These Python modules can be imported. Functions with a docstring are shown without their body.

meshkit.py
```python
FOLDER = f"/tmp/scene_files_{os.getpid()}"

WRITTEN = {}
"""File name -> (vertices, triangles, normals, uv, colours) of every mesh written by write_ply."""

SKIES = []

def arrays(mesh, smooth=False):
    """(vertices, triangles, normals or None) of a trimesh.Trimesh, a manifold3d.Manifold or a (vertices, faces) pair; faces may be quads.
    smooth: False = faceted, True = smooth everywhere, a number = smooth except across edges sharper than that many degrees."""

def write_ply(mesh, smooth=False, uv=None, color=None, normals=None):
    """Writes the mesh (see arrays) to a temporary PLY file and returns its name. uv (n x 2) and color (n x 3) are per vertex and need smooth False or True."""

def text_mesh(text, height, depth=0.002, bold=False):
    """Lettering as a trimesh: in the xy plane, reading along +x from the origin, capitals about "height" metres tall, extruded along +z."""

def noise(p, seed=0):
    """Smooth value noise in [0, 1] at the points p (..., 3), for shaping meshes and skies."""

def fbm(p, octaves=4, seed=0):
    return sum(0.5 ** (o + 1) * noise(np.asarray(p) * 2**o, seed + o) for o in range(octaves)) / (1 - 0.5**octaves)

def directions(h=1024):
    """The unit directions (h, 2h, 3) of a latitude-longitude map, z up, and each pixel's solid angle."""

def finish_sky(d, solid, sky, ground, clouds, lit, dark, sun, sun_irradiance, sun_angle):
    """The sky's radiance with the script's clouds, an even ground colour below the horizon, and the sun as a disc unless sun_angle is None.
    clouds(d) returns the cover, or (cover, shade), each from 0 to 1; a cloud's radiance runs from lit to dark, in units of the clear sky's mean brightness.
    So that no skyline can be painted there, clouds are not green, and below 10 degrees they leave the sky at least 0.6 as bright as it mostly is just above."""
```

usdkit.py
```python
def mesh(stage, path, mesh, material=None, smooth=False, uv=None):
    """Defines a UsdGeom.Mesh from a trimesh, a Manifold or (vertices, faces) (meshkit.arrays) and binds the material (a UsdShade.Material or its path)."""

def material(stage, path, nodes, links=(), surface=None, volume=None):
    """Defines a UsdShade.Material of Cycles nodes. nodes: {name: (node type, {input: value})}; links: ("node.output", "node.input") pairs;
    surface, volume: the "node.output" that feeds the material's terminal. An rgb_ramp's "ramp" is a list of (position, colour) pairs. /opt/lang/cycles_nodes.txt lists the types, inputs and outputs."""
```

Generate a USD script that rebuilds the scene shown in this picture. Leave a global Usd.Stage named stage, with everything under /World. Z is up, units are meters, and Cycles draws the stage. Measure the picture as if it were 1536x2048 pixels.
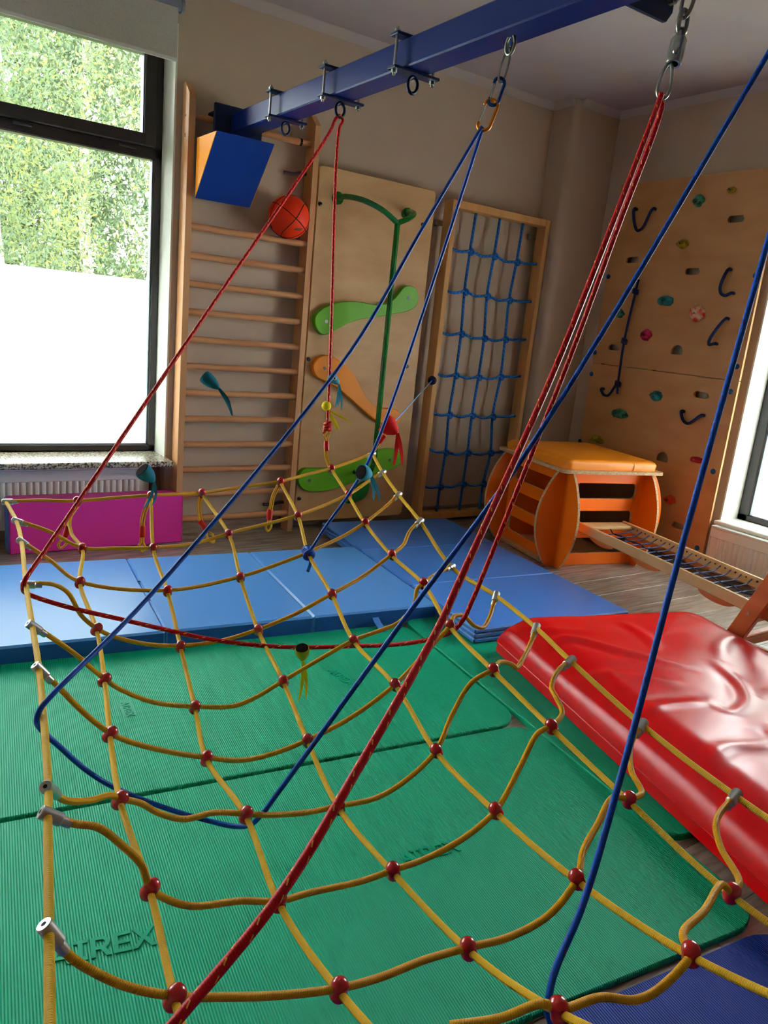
import math, random
import numpy as np
import trimesh, manifold3d
from shapely.geometry import Polygon, Point, box as sbox
from shapely.ops import unary_union
import usdkit, meshkit
from pxr import Usd, UsdGeom, UsdLux, UsdShade, Gf, Sdf

random.seed(7)
RNG = np.random.default_rng(7)
stage = Usd.Stage.CreateInMemory()
UsdGeom.SetStageUpAxis(stage, 'Z')
UsdGeom.SetStageMetersPerUnit(stage, 1.0)
UsdGeom.Xform.Define(stage, '/World')
UsdGeom.Scope.Define(stage, '/World/Looks')
V = lambda *a: np.array(a, float)

# ------------------------------------------------------------------ camera, sky, exposure
YAW, PITCH, ROLL, FOCAL_PX = 0.602863, 0.243967, 0.10219, 1509.0
fw = V(math.sin(YAW) * math.cos(PITCH), math.cos(YAW) * math.cos(PITCH), -math.sin(PITCH))
rt = V(math.cos(YAW), -math.sin(YAW), 0)
up = np.cross(rt, fw)
rt, up = math.cos(ROLL) * rt + math.sin(ROLL) * up, -math.sin(ROLL) * rt + math.cos(ROLL) * up
EYE = V(0, 0, 1.35)
cam = UsdGeom.Camera.Define(stage, '/World/camera')
cam.CreateHorizontalApertureAttr(36.0)
cam.CreateVerticalApertureAttr(48.0)
cam.CreateFocalLengthAttr(36.0 * FOCAL_PX / 1536.0)
cam.CreateClippingRangeAttr(Gf.Vec2f(0.05, 500))
cam.CreateExposureAttr(0.0)
cam.AddTransformOp().Set(Gf.Matrix4d(*rt, 0, *up, 0, *(-fw), 0, *EYE, 1))

sky = UsdLux.DomeLight.Define(stage, '/World/sky')
sky.CreateIntensityAttr(9.6)
sky.CreateColorAttr(Gf.Vec3f(0.93, 0.97, 1.0))

# ------------------------------------------------------------------ helpers
def lin(r, g, b):
    return tuple((c / 255 / 12.92 if c <= 10 else ((c / 255 + .055) / 1.055) ** 2.4) for c in (r, g, b))

COUNT = {}
def path_for(name, parent):
    base = parent or '/World'
    k = COUNT.get((base, name), 0)
    COUNT[(base, name)] = k + 1
    return f'{base}/{name}' + (f'_{k:03d}' if k else '')

def tag(path, label=None, cat=None, group=None, kind=None):
    p = stage.GetPrimAtPath(path)
    for k, v in (('label', label), ('category', cat), ('group', group), ('kind', kind)):
        if v:
            p.SetCustomDataByKey(k, v)
    return path

def thing(name, label, cat, group=None, loc=None, rz=0.0, kind=None):
    path = path_for(name, None)
    x = UsdGeom.Xform.Define(stage, path)
    if loc is not None:
        x.AddTranslateOp().Set(Gf.Vec3d(*map(float, loc)))
        if rz:
            x.AddRotateZOp().Set(math.degrees(rz))
    return tag(path, label, cat, group, kind)

def obj(name, mesh, mat, parent=None, smooth=30, uv=None, label=None, kind=None):
    path = path_for(name, parent)
    if isinstance(mesh, list):
        mesh = cat(mesh)
    if isinstance(mesh, tuple) and len(mesh) == 3:
        uv = mesh[2]
        mesh = (mesh[0], mesh[1])
        smooth = True
    usdkit.mesh(stage, path, mesh, M[mat], smooth=smooth, uv=uv)
    if label or kind:
        tag(path, label, None, None, kind)
    return path

def cat(ms):
    return trimesh.util.concatenate([m if isinstance(m, trimesh.Trimesh) else trimesh.Trimesh(m[0], m[1], process=False) for m in ms])

def bx(x0, x1, y0, y1, z0, z1, b=0.0):
    x0, x1 = min(x0, x1), max(x0, x1); y0, y1 = min(y0, y1), max(y0, y1); z0, z1 = min(z0, z1), max(z0, z1)
    if b <= 0:
        m = trimesh.creation.box((x1 - x0, y1 - y0, z1 - z0))
        m.apply_translation(((x0 + x1) / 2, (y0 + y1) / 2, (z0 + z1) / 2))
        return m
    b = min(b, (x1 - x0) * .45, (y1 - y0) * .45, (z1 - z0) * .45)
    pts = []
    for X, sx in ((x0, 1), (x1, -1)):
        for Y, sy in ((y0, 1), (y1, -1)):
            for Z, sz in ((z0, 1), (z1, -1)):
                pts += [(X + sx * b, Y + sy * b, Z), (X + sx * b, Y, Z + sz * b), (X, Y + sy * b, Z + sz * b)]
    return trimesh.convex.convex_hull(np.array(pts))

def frame3(o, ex, ey, ez):
    T = np.eye(4); T[:3, 0], T[:3, 1], T[:3, 2], T[:3, 3] = ex, ey, ez, o
    return T

def moved(m, T):
    m = m.copy(); m.apply_transform(T); return m

def rz_at(m, loc, a):
    T = trimesh.transformations.rotation_matrix(a, (0, 0, 1)); T[:3, 3] = loc
    return moved(m, T)

def spline(pts, n=8):
    P = np.array(pts, float)
    if len(P) < 3 or n <= 1:
        return P
    Q = np.vstack([2 * P[0] - P[1], P, 2 * P[-1] - P[-2]])
    out = []
    for i in range(1, len(Q) - 2):
        p0, p1, p2, p3 = Q[i - 1:i + 3]
        d = [max(np.linalg.norm(b - a), 1e-6) ** .5 for a, b in ((p0, p1), (p1, p2), (p2, p3))]
        m1 = (p1 - p0) / d[0] - (p2 - p0) / (d[0] + d[1]) + (p2 - p1) / d[1]
        m2 = (p2 - p1) / d[1] - (p3 - p1) / (d[1] + d[2]) + (p3 - p2) / d[2]
        m1, m2 = m1 * d[1], m2 * d[1]
        for t in np.arange(n) / n:
            out.append((2*t**3-3*t*t+1)*p1 + (t**3-2*t*t+t)*m1 + (-2*t**3+3*t*t)*p2 + (t**3-t*t)*m2)
    out.append(P[-1])
    return np.array(out)

def tube(pts, r, sides=10, n=8, caps=True, closed=False):
    """A rope or rod along pts; returns (vertices, faces, uv): u = metres along it, v = 0..1 round it."""
    P = spline(pts, n)
    if closed:
        P = np.vstack([P, P[:1]])
    L = np.r_[0, np.cumsum(np.linalg.norm(np.diff(P, axis=0), axis=1))]
    t = np.gradient(P, axis=0) if len(P) > 2 else np.repeat([P[1] - P[0]], 2, 0)
    if closed:
        t[0] = t[-1] = P[1] - P[-2]
    t /= np.maximum(np.linalg.norm(t, axis=1, keepdims=True), 1e-9)
    a = V(0, 0, 1) if abs(t[0][2]) < .9 else V(1, 0, 0)
    nrm = np.cross(t[0], a); nrm /= np.linalg.norm(nrm)
    v, uv = [], []
    R = np.broadcast_to(r, (len(P),)) if np.ndim(r) == 0 else np.interp(np.linspace(0, 1, len(P)), np.linspace(0, 1, len(r)), r)
    for i in range(len(P)):
        nrm = nrm - t[i] * (nrm @ t[i]); nrm /= np.linalg.norm(nrm)
        b = np.cross(t[i], nrm)
        for k in range(sides + 1):
            ang = 2 * math.pi * k / sides
            v.append(P[i] + R[i] * (math.cos(ang) * nrm + math.sin(ang) * b)); uv.append((L[i], k / sides))
    f, s = [], sides + 1
    for i in range(len(P) - 1):
        for k in range(sides):
            q = i * s + k
            f += [(q, q + 1, q + s + 1), (q, q + s + 1, q + s)]
    if caps and not closed:
        for i, flip in ((0, 1), (len(P) - 1, 0)):
            c = len(v); v.append(P[i]); uv.append((L[i], 0))
            for k in range(sides):
                q = (i * s + k, i * s + k + 1)
                f.append((c, q[1], q[0]) if flip else (c, q[0], q[1]))
    return np.array(v), np.array(f), np.array(uv)

def join(parts):
    v, f, u, n = [], [], [], 0
    for a, b, c in parts:
        v.append(a); f.append(b + n); u.append(c); n += len(a)
    return np.vstack(v), np.vstack(f), np.vstack(u)

def cyl(a, b, r, sides=16, r2=None):
    a, b = V(*a), V(*b)
    d = b - a; h = np.linalg.norm(d); d /= h
    x = np.cross(d, V(0, 0, 1) if abs(d[2]) < .9 else V(1, 0, 0)); x /= np.linalg.norm(x)
    prof = [(0, 0), (r, 0), (r if r2 is None else r2, h), (0, h)]
    m = trimesh.creation.revolve(np.array(prof), sections=sides)
    return moved(m, frame3(a, x, np.cross(d, x), d))

def lathe(a, d, prof, sides=20):
    """prof: (radius, height) pairs, turned round the axis d from a."""
    a, d = V(*a), V(*d); d = d / np.linalg.norm(d)
    x = np.cross(d, V(0, 0, 1) if abs(d[2]) < .9 else V(1, 0, 0)); x /= np.linalg.norm(x)
    return moved(trimesh.creation.revolve(np.array(prof, float), sections=sides), frame3(a, x, np.cross(d, x), d))

def ball(c, r, axis=None, squash=1.0, sub=2):
    m = trimesh.creation.icosphere(subdivisions=sub, radius=1.0)
    if axis is not None:
        d = V(*axis); d /= np.linalg.norm(d)
        m.vertices = m.vertices + np.outer((m.vertices @ d) * (squash - 1), d)
    m.vertices = m.vertices * r + V(*c)
    return m

def extr(poly, depth, o, ex, ey, bev=0.0):
    """A flat shape (in metres along ex and ey) standing proud by depth along ex x ey; bev chamfers its front edge."""
    if not isinstance(poly, Polygon):
        poly = Polygon(poly).buffer(0)
    if bev <= 0:
        m = trimesh.creation.extrude_polygon(poly, depth, engine='earcut')
    else:
        m = cat([trimesh.creation.extrude_polygon(poly, depth - bev, engine='earcut')])
        inner = poly.buffer(-bev, join_style=2)
        cs = [trimesh.creation.extrude_polygon(p, bev, engine='earcut') for p in ([inner] if inner.geom_type == 'Polygon' else inner.geoms)]
        for c in cs: c.apply_translation((0, 0, depth - bev))
        rim = []
        A, B = list(poly.exterior.coords), None
        ring = poly.exterior; ir = inner.exterior if inner.geom_type == 'Polygon' else None
        if ir is not None:
            n = 160
            aa = [ring.interpolate(k / n, normalized=True) for k in range(n)]
            bb = [ir.interpolate(ir.project(p)) for p in aa]
            v = np.array([(p.x, p.y, depth - bev) for p in aa] + [(p.x, p.y, depth) for p in bb])
            f = []
            for k in range(n):
                j = (k + 1) % n
                f += [(k, j, n + j), (k, n + j, n + k)]
            tm = trimesh.Trimesh(v, f, process=False)
            sgn = sum(aa[k].x * aa[(k + 1) % n].y - aa[(k + 1) % n].x * aa[k].y for k in range(n))
            if sgn < 0: tm.invert()
            rim = [tm]
        m = cat([m] + cs + rim)
    ex, ey = V(*ex), V(*ey)
    return moved(m, frame3(V(*o), ex, ey, np.cross(ex, ey)))

def rrect(x0, x1, y0, y1, r, q=6):
    return sbox(x0 + r, y0 + r, x1 - r, y1 - r).buffer(r, quad_segs=q)

def chaikin(pts, n=2):
    P = np.array(pts, float)
    for _ in range(n):
        Q = np.roll(P, -1, 0)
        P = np.stack([.75 * P + .25 * Q, .25 * P + .75 * Q], 1).reshape(-1, 2)
    return P

# ------------------------------------------------------------------ materials
M = {}
KEEP = ('mat_blue', 'mat_blue_far', 'floor_wood', 'bead_red', 'granite', 'window_frame', 'white_metal', 'orange_vinyl', 'pink_vinyl')
def mat(name, color, rough=.5, spec=.5, metal=0.0, nodes=None, links=(), **kw):
    spec = spec if metal > .3 or name in KEEP else spec * .55
    n = {'p': ('principled_bsdf', {'base_color': color, 'roughness': rough, 'specular_ior_level': spec, 'metallic': metal, **kw})}
    n.update(nodes or {})
    M[name] = usdkit.material(stage, '/World/Looks/' + name, n, list(links), surface='p.BSDF')

def two_tone(name, c1, c2, scale, rough=.5, stretch=(1, 1, 1), detail=4, bump=0.0, bscale=None, lo=.35, hi=.65, space='position', rand=0.0, **kw):
    """Two colours mixed by stretched noise, with optional fine relief."""
    src = ('g', ('geometry', {}), 'g.position') if space == 'position' else ('g', ('texture_coordinate', {}), 'g.object')
    n = {src[0]: src[1], 'm': ('mapping', {'scale': stretch}), 'n': ('noise_texture', {'scale': scale, 'detail': detail}),
         'r': ('rgb_ramp', {'ramp': [(lo, c1), (hi, c2)]})}
    l = [(src[2], 'm.vector'), ('m.vector', 'n.vector'), ('n.fac', 'r.fac')]
    out = 'r.color'
    if rand:
        n.update({'oi': ('object_info', {}), 'mr': ('map_range', {'from_min': 0, 'from_max': 1, 'to_min': 1 - rand, 'to_max': 1 + rand}), 'h': ('hsv', {})})
        l += [('oi.random', 'mr.value'), ('mr.result', 'h.value'), ('r.color', 'h.color')]
        out = 'h.color'
    l.append((out, 'p.base_color'))
    if bump:
        n.update({'n2': ('noise_texture', {'scale': bscale or scale * 3, 'detail': 3}), 'b': ('bump', {'strength': bump, 'distance': .002})})
        l += [('m.vector', 'n2.vector'), ('n2.fac', 'b.height'), ('b.normal', 'p.normal')]
    mat(name, c1, rough, nodes=n, links=l, **kw)

two_tone('wall_paint', lin(190, 166, 144), lin(194, 171, 150), 3, .85, bump=.25, bscale=260, spec=.25)
two_tone('ceiling_paint', lin(182, 168, 166), lin(187, 173, 171), 3, .9, bump=.2, bscale=220, spec=.2)
mat('trim_paint', lin(190, 176, 170), .85, .25)
mat('reveal_paint', lin(236, 234, 228), .7, .3)
two_tone('floor_wood', lin(120, 102, 90), lin(172, 156, 142), 5, .24, stretch=(1.0, 9, 1), detail=7, bump=.1, lo=.3, hi=.7, rand=.07, spec=.4)
two_tone('baseboard_wood', lin(128, 108, 94), lin(158, 138, 122), 6, .45, stretch=(1, 1, 8), detail=6)
two_tone('beech', lin(184, 128, 84), lin(202, 149, 103), 9, .45, stretch=(2, 2, .25), detail=5, lo=.3, hi=.7, spec=.4)
two_tone('beech_rung', lin(174, 116, 76), lin(196, 140, 96), 9, .42, stretch=(.25, 2, 2), detail=5, lo=.3, hi=.7, spec=.4)
two_tone('pine', lin(190, 134, 78), lin(206, 152, 96), 9, .5, stretch=(2, 2, .25), detail=5, lo=.3, hi=.7, spec=.35)
two_tone('birch_ply', lin(196, 148, 97), lin(210, 168, 118), 3.2, .42, stretch=(1.2, 1, 3), detail=6, lo=.3, hi=.7, spec=.4)
two_tone('birch_ply_warm', lin(182, 129, 82), lin(195, 146, 98), 3.0, .42, stretch=(1, 1, 3), detail=6, lo=.3, hi=.7, spec=.4)
two_tone('ply_edge', lin(206, 172, 130), lin(170, 128, 90), 60, .6, stretch=(1, 1, 4), detail=2)
two_tone('ramp_wood', lin(204, 160, 108), lin(218, 178, 128), 8, .45, stretch=(2, .3, 2), detail=5, lo=.3, hi=.7)
two_tone('brown_wood', lin(180, 92, 44), lin(196, 108, 58), 9, .4, stretch=(2, .4, 1), detail=5, lo=.3, hi=.7)
mat('window_frame', lin(38, 32, 31), .38, .5)
mat('gasket', lin(120, 130, 138), .3, .5)
mat('white_metal', lin(236, 234, 232), .35, .5)
mat('dark_slot', lin(60, 58, 58), .7)
M['blind_fabric'] = usdkit.material(stage, '/World/Looks/blind_fabric', {'g': ('geometry', {}), 'n': ('noise_texture', {'scale': 300, 'detail': 3}), 'r': ('rgb_ramp', {'ramp': [(.35, lin(204, 194, 188)), (.65, lin(222, 214, 208))]}),
    'd': ('diffuse_bsdf', {}), 't': ('translucent_bsdf', {'color': lin(190, 184, 180)}), 'm': ('mix_closure', {'fac': .22})},
    [('g.position', 'n.vector'), ('n.fac', 'r.fac'), ('r.color', 'd.color'), ('d.BSDF', 'm.closure1'), ('t.BSDF', 'm.closure2')], surface='m.closure')
mat('blind_tube', lin(126, 130, 142), .45, .5)
two_tone('granite', lin(56, 48, 44), lin(196, 180, 160), 85, .25, detail=5, lo=.43, hi=.54, spec=.5)
mat('beam_blue', lin(2, 30, 92), .34, .3)
mat('bracket_blue', lin(14, 28, 66), .4, .5)
mat('steel', lin(176, 176, 172), .28, .5, 1.0)
mat('zinc', lin(150, 150, 142), .38, .5, 1.0)
mat('aluminium', lin(196, 197, 200), .34, .5, .85)
mat('cushion_blue', lin(4, 48, 128), .5, .4)
mat('cushion_yellow', lin(252, 152, 0), .5, .4)
mat('pink_vinyl', lin(214, 36, 142), .42, .45)
mat('pink_side_blue', lin(70, 110, 180), .45, .4)
mat('mat_blue', lin(84, 152, 230), .30, .5)
mat('mat_blue_side_shade', lin(40, 90, 166), .4, .45)  # darker blue: shading on the mat sides put into the colour
mat('mat_blue_far', lin(68, 128, 214), .32, .5)
mat('strap_blue', lin(70, 130, 205), .6, .3)
mat('orange_laminate', lin(236, 108, 10), .36, .45)
mat('orange_vinyl', lin(232, 132, 6), .42, .45)
mat('step_green', lin(98, 164, 0), .38, .45)
mat('step_dark_green', lin(24, 110, 24), .38, .45)
mat('step_orange', lin(234, 134, 0), .38, .45)
mat('pole_green', lin(0, 96, 28), .25, .5, coat_weight=.3)
mat('bolt_dark', lin(90, 84, 78), .35, .5, .9)
mat('bolt_white', lin(236, 236, 230), .4)
mat('ball_orange', lin(224, 46, 4), .55, .4)
mat('black_rubber', lin(22, 18, 16), .6, .3)
mat('logo_grey', lin(120, 76, 56), .6, .3)
mat('bead_red', lin(176, 10, 18), .17, .5, coat_weight=.5, coat_roughness=.06)
mat('sleeve_red', lin(200, 24, 18), .35, .5)
mat('net_blue', lin(14, 74, 142), .55, .4)
mat('hole_dark', lin(30, 20, 14), .8)
mat('rope_dark_blue', lin(22, 38, 88), .6, .35)
mat('cap_blue', lin(20, 86, 132), .4, .5)
mat('cord_grey', lin(120, 150, 186), .5, .4)
mat('disc_navy', lin(14, 16, 46), .5, .4)
mat('toy_teal', lin(38, 118, 142), .8, .2)
mat('toy_light_teal', lin(70, 160, 196), .7, .2)
mat('toy_yellow', lin(232, 214, 14), .7, .3)
mat('toy_olive', lin(158, 150, 14), .7, .3)
mat('toy_red', lin(206, 18, 14), .7, .25)
mat('toy_dark', lin(24, 12, 18), .9, .1)
mat('eye_white', lin(240, 240, 236), .3)
mat('carabiner_blue', lin(10, 64, 132), .25, .5, .55)
mat('carabiner_orange', lin(206, 120, 10), .25, .5, .55)
mat('red_vinyl', lin(214, 0, 8), .27, .62, nodes={'g': ('geometry', {}), 'n': ('noise_texture', {'scale': 900, 'detail': 2}), 'b': ('bump', {'strength': .08, 'distance': .0005})},
    links=[('g.position', 'n.vector'), ('n.fac', 'b.height'), ('b.normal', 'p.normal')])

def hold(name, c1, c2):
    two_tone(name, c1, c2, 30, .4, detail=5, bump=.5, bscale=60, lo=.42, hi=.58)
hold('hold_green', lin(8, 66, 52), lin(70, 140, 110)); hold('hold_teal', lin(18, 92, 104), lin(60, 140, 140))
hold('hold_yellow', lin(180, 150, 8), lin(120, 96, 10)); hold('hold_red', lin(222, 48, 18), lin(226, 190, 168))
hold('hold_magenta', lin(140, 8, 64), lin(186, 30, 90)); hold('hold_orange', lin(214, 62, 8), lin(190, 50, 10))
hold('hold_crimson', lin(170, 6, 26), lin(150, 4, 30))

def ribbed(name, color, rough, angle):
    """Exercise-mat foam: fine ribs across the mat's length, in the mat's own axes."""
    mat(name, color, rough, .30, nodes={'g': ('texture_coordinate', {}), 'w': ('wave_texture', {'scale': 52.0, 'bands_direction': 'x', 'detail': 0.0}),
        'n': ('noise_texture', {'scale': 400, 'detail': 2}), 'b0': ('bump', {'strength': .12, 'distance': .001}), 'b': ('bump', {'strength': .75, 'distance': .0016})},
        links=[('g.object', 'w.vector'), ('g.object', 'n.vector'), ('n.fac', 'b0.height'), ('b0.normal', 'b.normal'), ('w.fac', 'b.height'), ('b.normal', 'p.normal')])
ribbed('foam_green', lin(0, 156, 116), .48, 0)
ribbed('foam_navy', lin(8, 48, 140), .5, 0)
mat('foam_green_flat', lin(0, 154, 117), .45, .4)

def rope_mat(name, base, fleck, pitch, thr, rough=.55, bump=.6, weave=260.0, axis_scale=1.0, per=1.0):
    """Braided rope: flecks of a second colour winding round (u = metres along, v = turn), and a woven relief."""
    n = {'t': ('uvmap', {'attribute': 'st'}), 's': ('separate_xyz', {}),
         'k': ('math', {'math_type': 'multiply', 'value2': 1.0 / pitch}), 'v3': ('math', {'math_type': 'multiply', 'value2': per}), 'a': ('math', {'math_type': 'add'}),
         'f': ('math', {'math_type': 'fraction'}), 'lt': ('math', {'math_type': 'less_than', 'value2': thr}),
         'k2': ('math', {'math_type': 'multiply', 'value2': 3.0 / pitch}), 'f2': ('math', {'math_type': 'fraction'}), 'lt2': ('math', {'math_type': 'less_than', 'value2': .45}),
         'mm': ('math', {'math_type': 'multiply'}), 'mx': ('mix', {'color1': base, 'color2': fleck}),
         'q': ('math', {'math_type': 'multiply', 'value2': weave}), 'q2': ('math', {'math_type': 'multiply', 'value2': 6.2832 * axis_scale}), 'q3': ('math', {'math_type': 'add'}),
         'sn': ('math', {'math_type': 'sine'}), 'b': ('bump', {'strength': bump, 'distance': .0015})}
    l = [('t.UV', 's.vector'), ('s.x', 'k.value1'), ('s.y', 'v3.value1'), ('k.value', 'a.value1'), ('v3.value', 'a.value2'), ('a.value', 'f.value1'), ('f.value', 'lt.value1'),
         ('s.x', 'k2.value1'), ('k2.value', 'f2.value1'), ('f2.value', 'lt2.value1'), ('lt.value', 'mm.value1'), ('lt2.value', 'mm.value2'), ('mm.value', 'mx.fac'), ('mx.color', 'p.base_color'),
         ('s.x', 'q.value1'), ('s.y', 'q2.value1'), ('q.value', 'q3.value1'), ('q2.value', 'q3.value2'), ('q3.value', 'sn.value1'), ('sn.value', 'b.height'), ('b.normal', 'p.normal')]
    mat(name, base, rough, .4, nodes=n, links=l)
rope_mat('rope_yellow', lin(228, 164, 14), lin(186, 128, 8), .0036, .32, .45, .45, 3400.0, 1.0, 2.0)
rope_mat('rope_yellow_border', lin(232, 184, 40), lin(188, 134, 14), .0036, .32, .45, .5, 3000.0, 1.0, 2.0)
rope_mat('rope_red', lin(190, 8, 22), lin(236, 176, 60), 0.055, .10, .42, .22, 1500.0, 3.0, 2.0)
rope_mat('rope_blue', lin(0, 74, 176), lin(120, 20, 60), .05, .05, .42, .15, 2400.0, 3.0, 2.0)
rope_mat('rope_twist_blue', lin(24, 104, 182), lin(10, 62, 124), .03, .22, .6, 1.0, 209.4, 3.0, 1.0)

# glass: clear panes let light through and mirror a little; the frosted film scatters it
M['glass'] = usdkit.material(stage, '/World/Looks/glass', {'t': ('transparent_bsdf', {'color': (.95, .97, .96)}), 'g': ('glossy_bsdf', {'color': (1, 1, 1), 'roughness': .01}),
    'fr': ('fresnel', {'IOR': 1.45}), 'm': ('mix_closure', {})}, [('fr.fac', 'm.fac'), ('t.BSDF', 'm.closure1'), ('g.BSDF', 'm.closure2')], surface='m.closure')
M['frosted'] = usdkit.material(stage, '/World/Looks/frosted', {'t': ('translucent_bsdf', {'color': (.93, .96, .98)}), 'g': ('diffuse_bsdf', {'color': (.8, .82, .84)}),
    'm': ('mix_closure', {'fac': .12})}, [('t.BSDF', 'm.closure1'), ('g.BSDF', 'm.closure2')], surface='m.closure')
def leaf(name, c, t):
    M[name] = usdkit.material(stage, '/World/Looks/' + name, {'oi': ('geometry', {}), 'n': ('noise_texture', {'scale': 1.3, 'detail': 3}), 'r': ('rgb_ramp', {'ramp': [(.35, c), (.65, t)]}),
        'd': ('diffuse_bsdf', {}), 't': ('translucent_bsdf', {}), 'm': ('mix_closure', {'fac': .45})},
        [('oi.position', 'n.vector'), ('n.fac', 'r.fac'), ('r.color', 'd.color'), ('r.color', 't.color'), ('d.BSDF', 'm.closure1'), ('t.BSDF', 'm.closure2')], surface='m.closure')
leaf('leaf_green', lin(76, 90, 58), lin(106, 108, 60)); leaf('leaf_grey', lin(76, 90, 71), lin(88, 100, 74)); leaf('leaf_dark', lin(52, 66, 48), lin(74, 82, 54))
mat('shaded_ply', lin(96, 66, 46), .7, .3)  # brown darkened to stand for the unlit inside of the vault box
mat('bark', lin(150, 140, 126), .9, .2)
two_tone('lawn', lin(90, 110, 60), lin(120, 136, 80), 3, .95, spec=.1)

# ------------------------------------------------------------------ measured points (metres)
NODES = {0:[(0.346,2.786,0.629),(0.351,2.596,0.613),(0.336,2.39,0.606),(0.296,2.042,0.596),(0.27,1.78,0.589),(0.248,1.559,0.586),(0.197,1.164,0.564),(0.183,1.087,0.571),(0.145,0.862,0.562)],1:[(0.555,2.677,0.648),(0.526,2.462,0.546),(0.47,2.232,0.516),(0.464,1.997,0.463),(0.429,1.761,0.43),(0.384,1.524,0.421),(0.344,1.285,0.421),(0.33,1.044,0.412),(0.294,0.809,0.433)],2:[(0.78,2.581,0.682),(0.734,2.387,0.552),(0.711,2.159,0.487),(0.68,1.936,0.403),(0.644,1.707,0.336),(0.589,1.473,0.337),(0.582,1.23,0.35),(0.544,0.992,0.342),(0.527,0.755,0.382)],3:[(0.974,2.604,0.678),(0.991,2.373,0.588),(0.944,2.147,0.511),(0.911,1.919,0.426),(0.883,1.682,0.376),(0.838,1.446,0.337),(0.794,1.211,0.316),(0.774,0.97,0.338),(0.758,0.73,0.374),(0.725,0.515,0.474)],4:[(1.271,2.565,0.721),(1.239,2.341,0.648),(1.173,2.123,0.582),(1.141,1.894,0.521),(1.089,1.665,0.471),(1.069,1.421,0.455),(1.029,1.184,0.41),(0.999,0.944,0.418),(0.971,0.705,0.447),(0.947,0.472,0.504)],5:[(1.516,2.607,0.758),(1.466,2.378,0.707),(1.406,2.15,0.664),(1.37,1.919,0.622),(1.332,1.687,0.608),(1.267,1.468,0.57),(1.226,1.238,0.553),(1.195,1.005,0.53),(1.177,0.772,0.501),(1.16,0.536,0.476)],6:[(1.758,2.685,0.802),(1.673,2.469,0.77),(1.605,2.248,0.734),(1.549,2.024,0.696),(1.525,1.798,0.606),(1.507,1.557,0.596),(1.453,1.331,0.593),(1.367,1.126,0.603),(1.357,0.895,0.556),(1.353,0.663,0.527)]}
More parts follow.
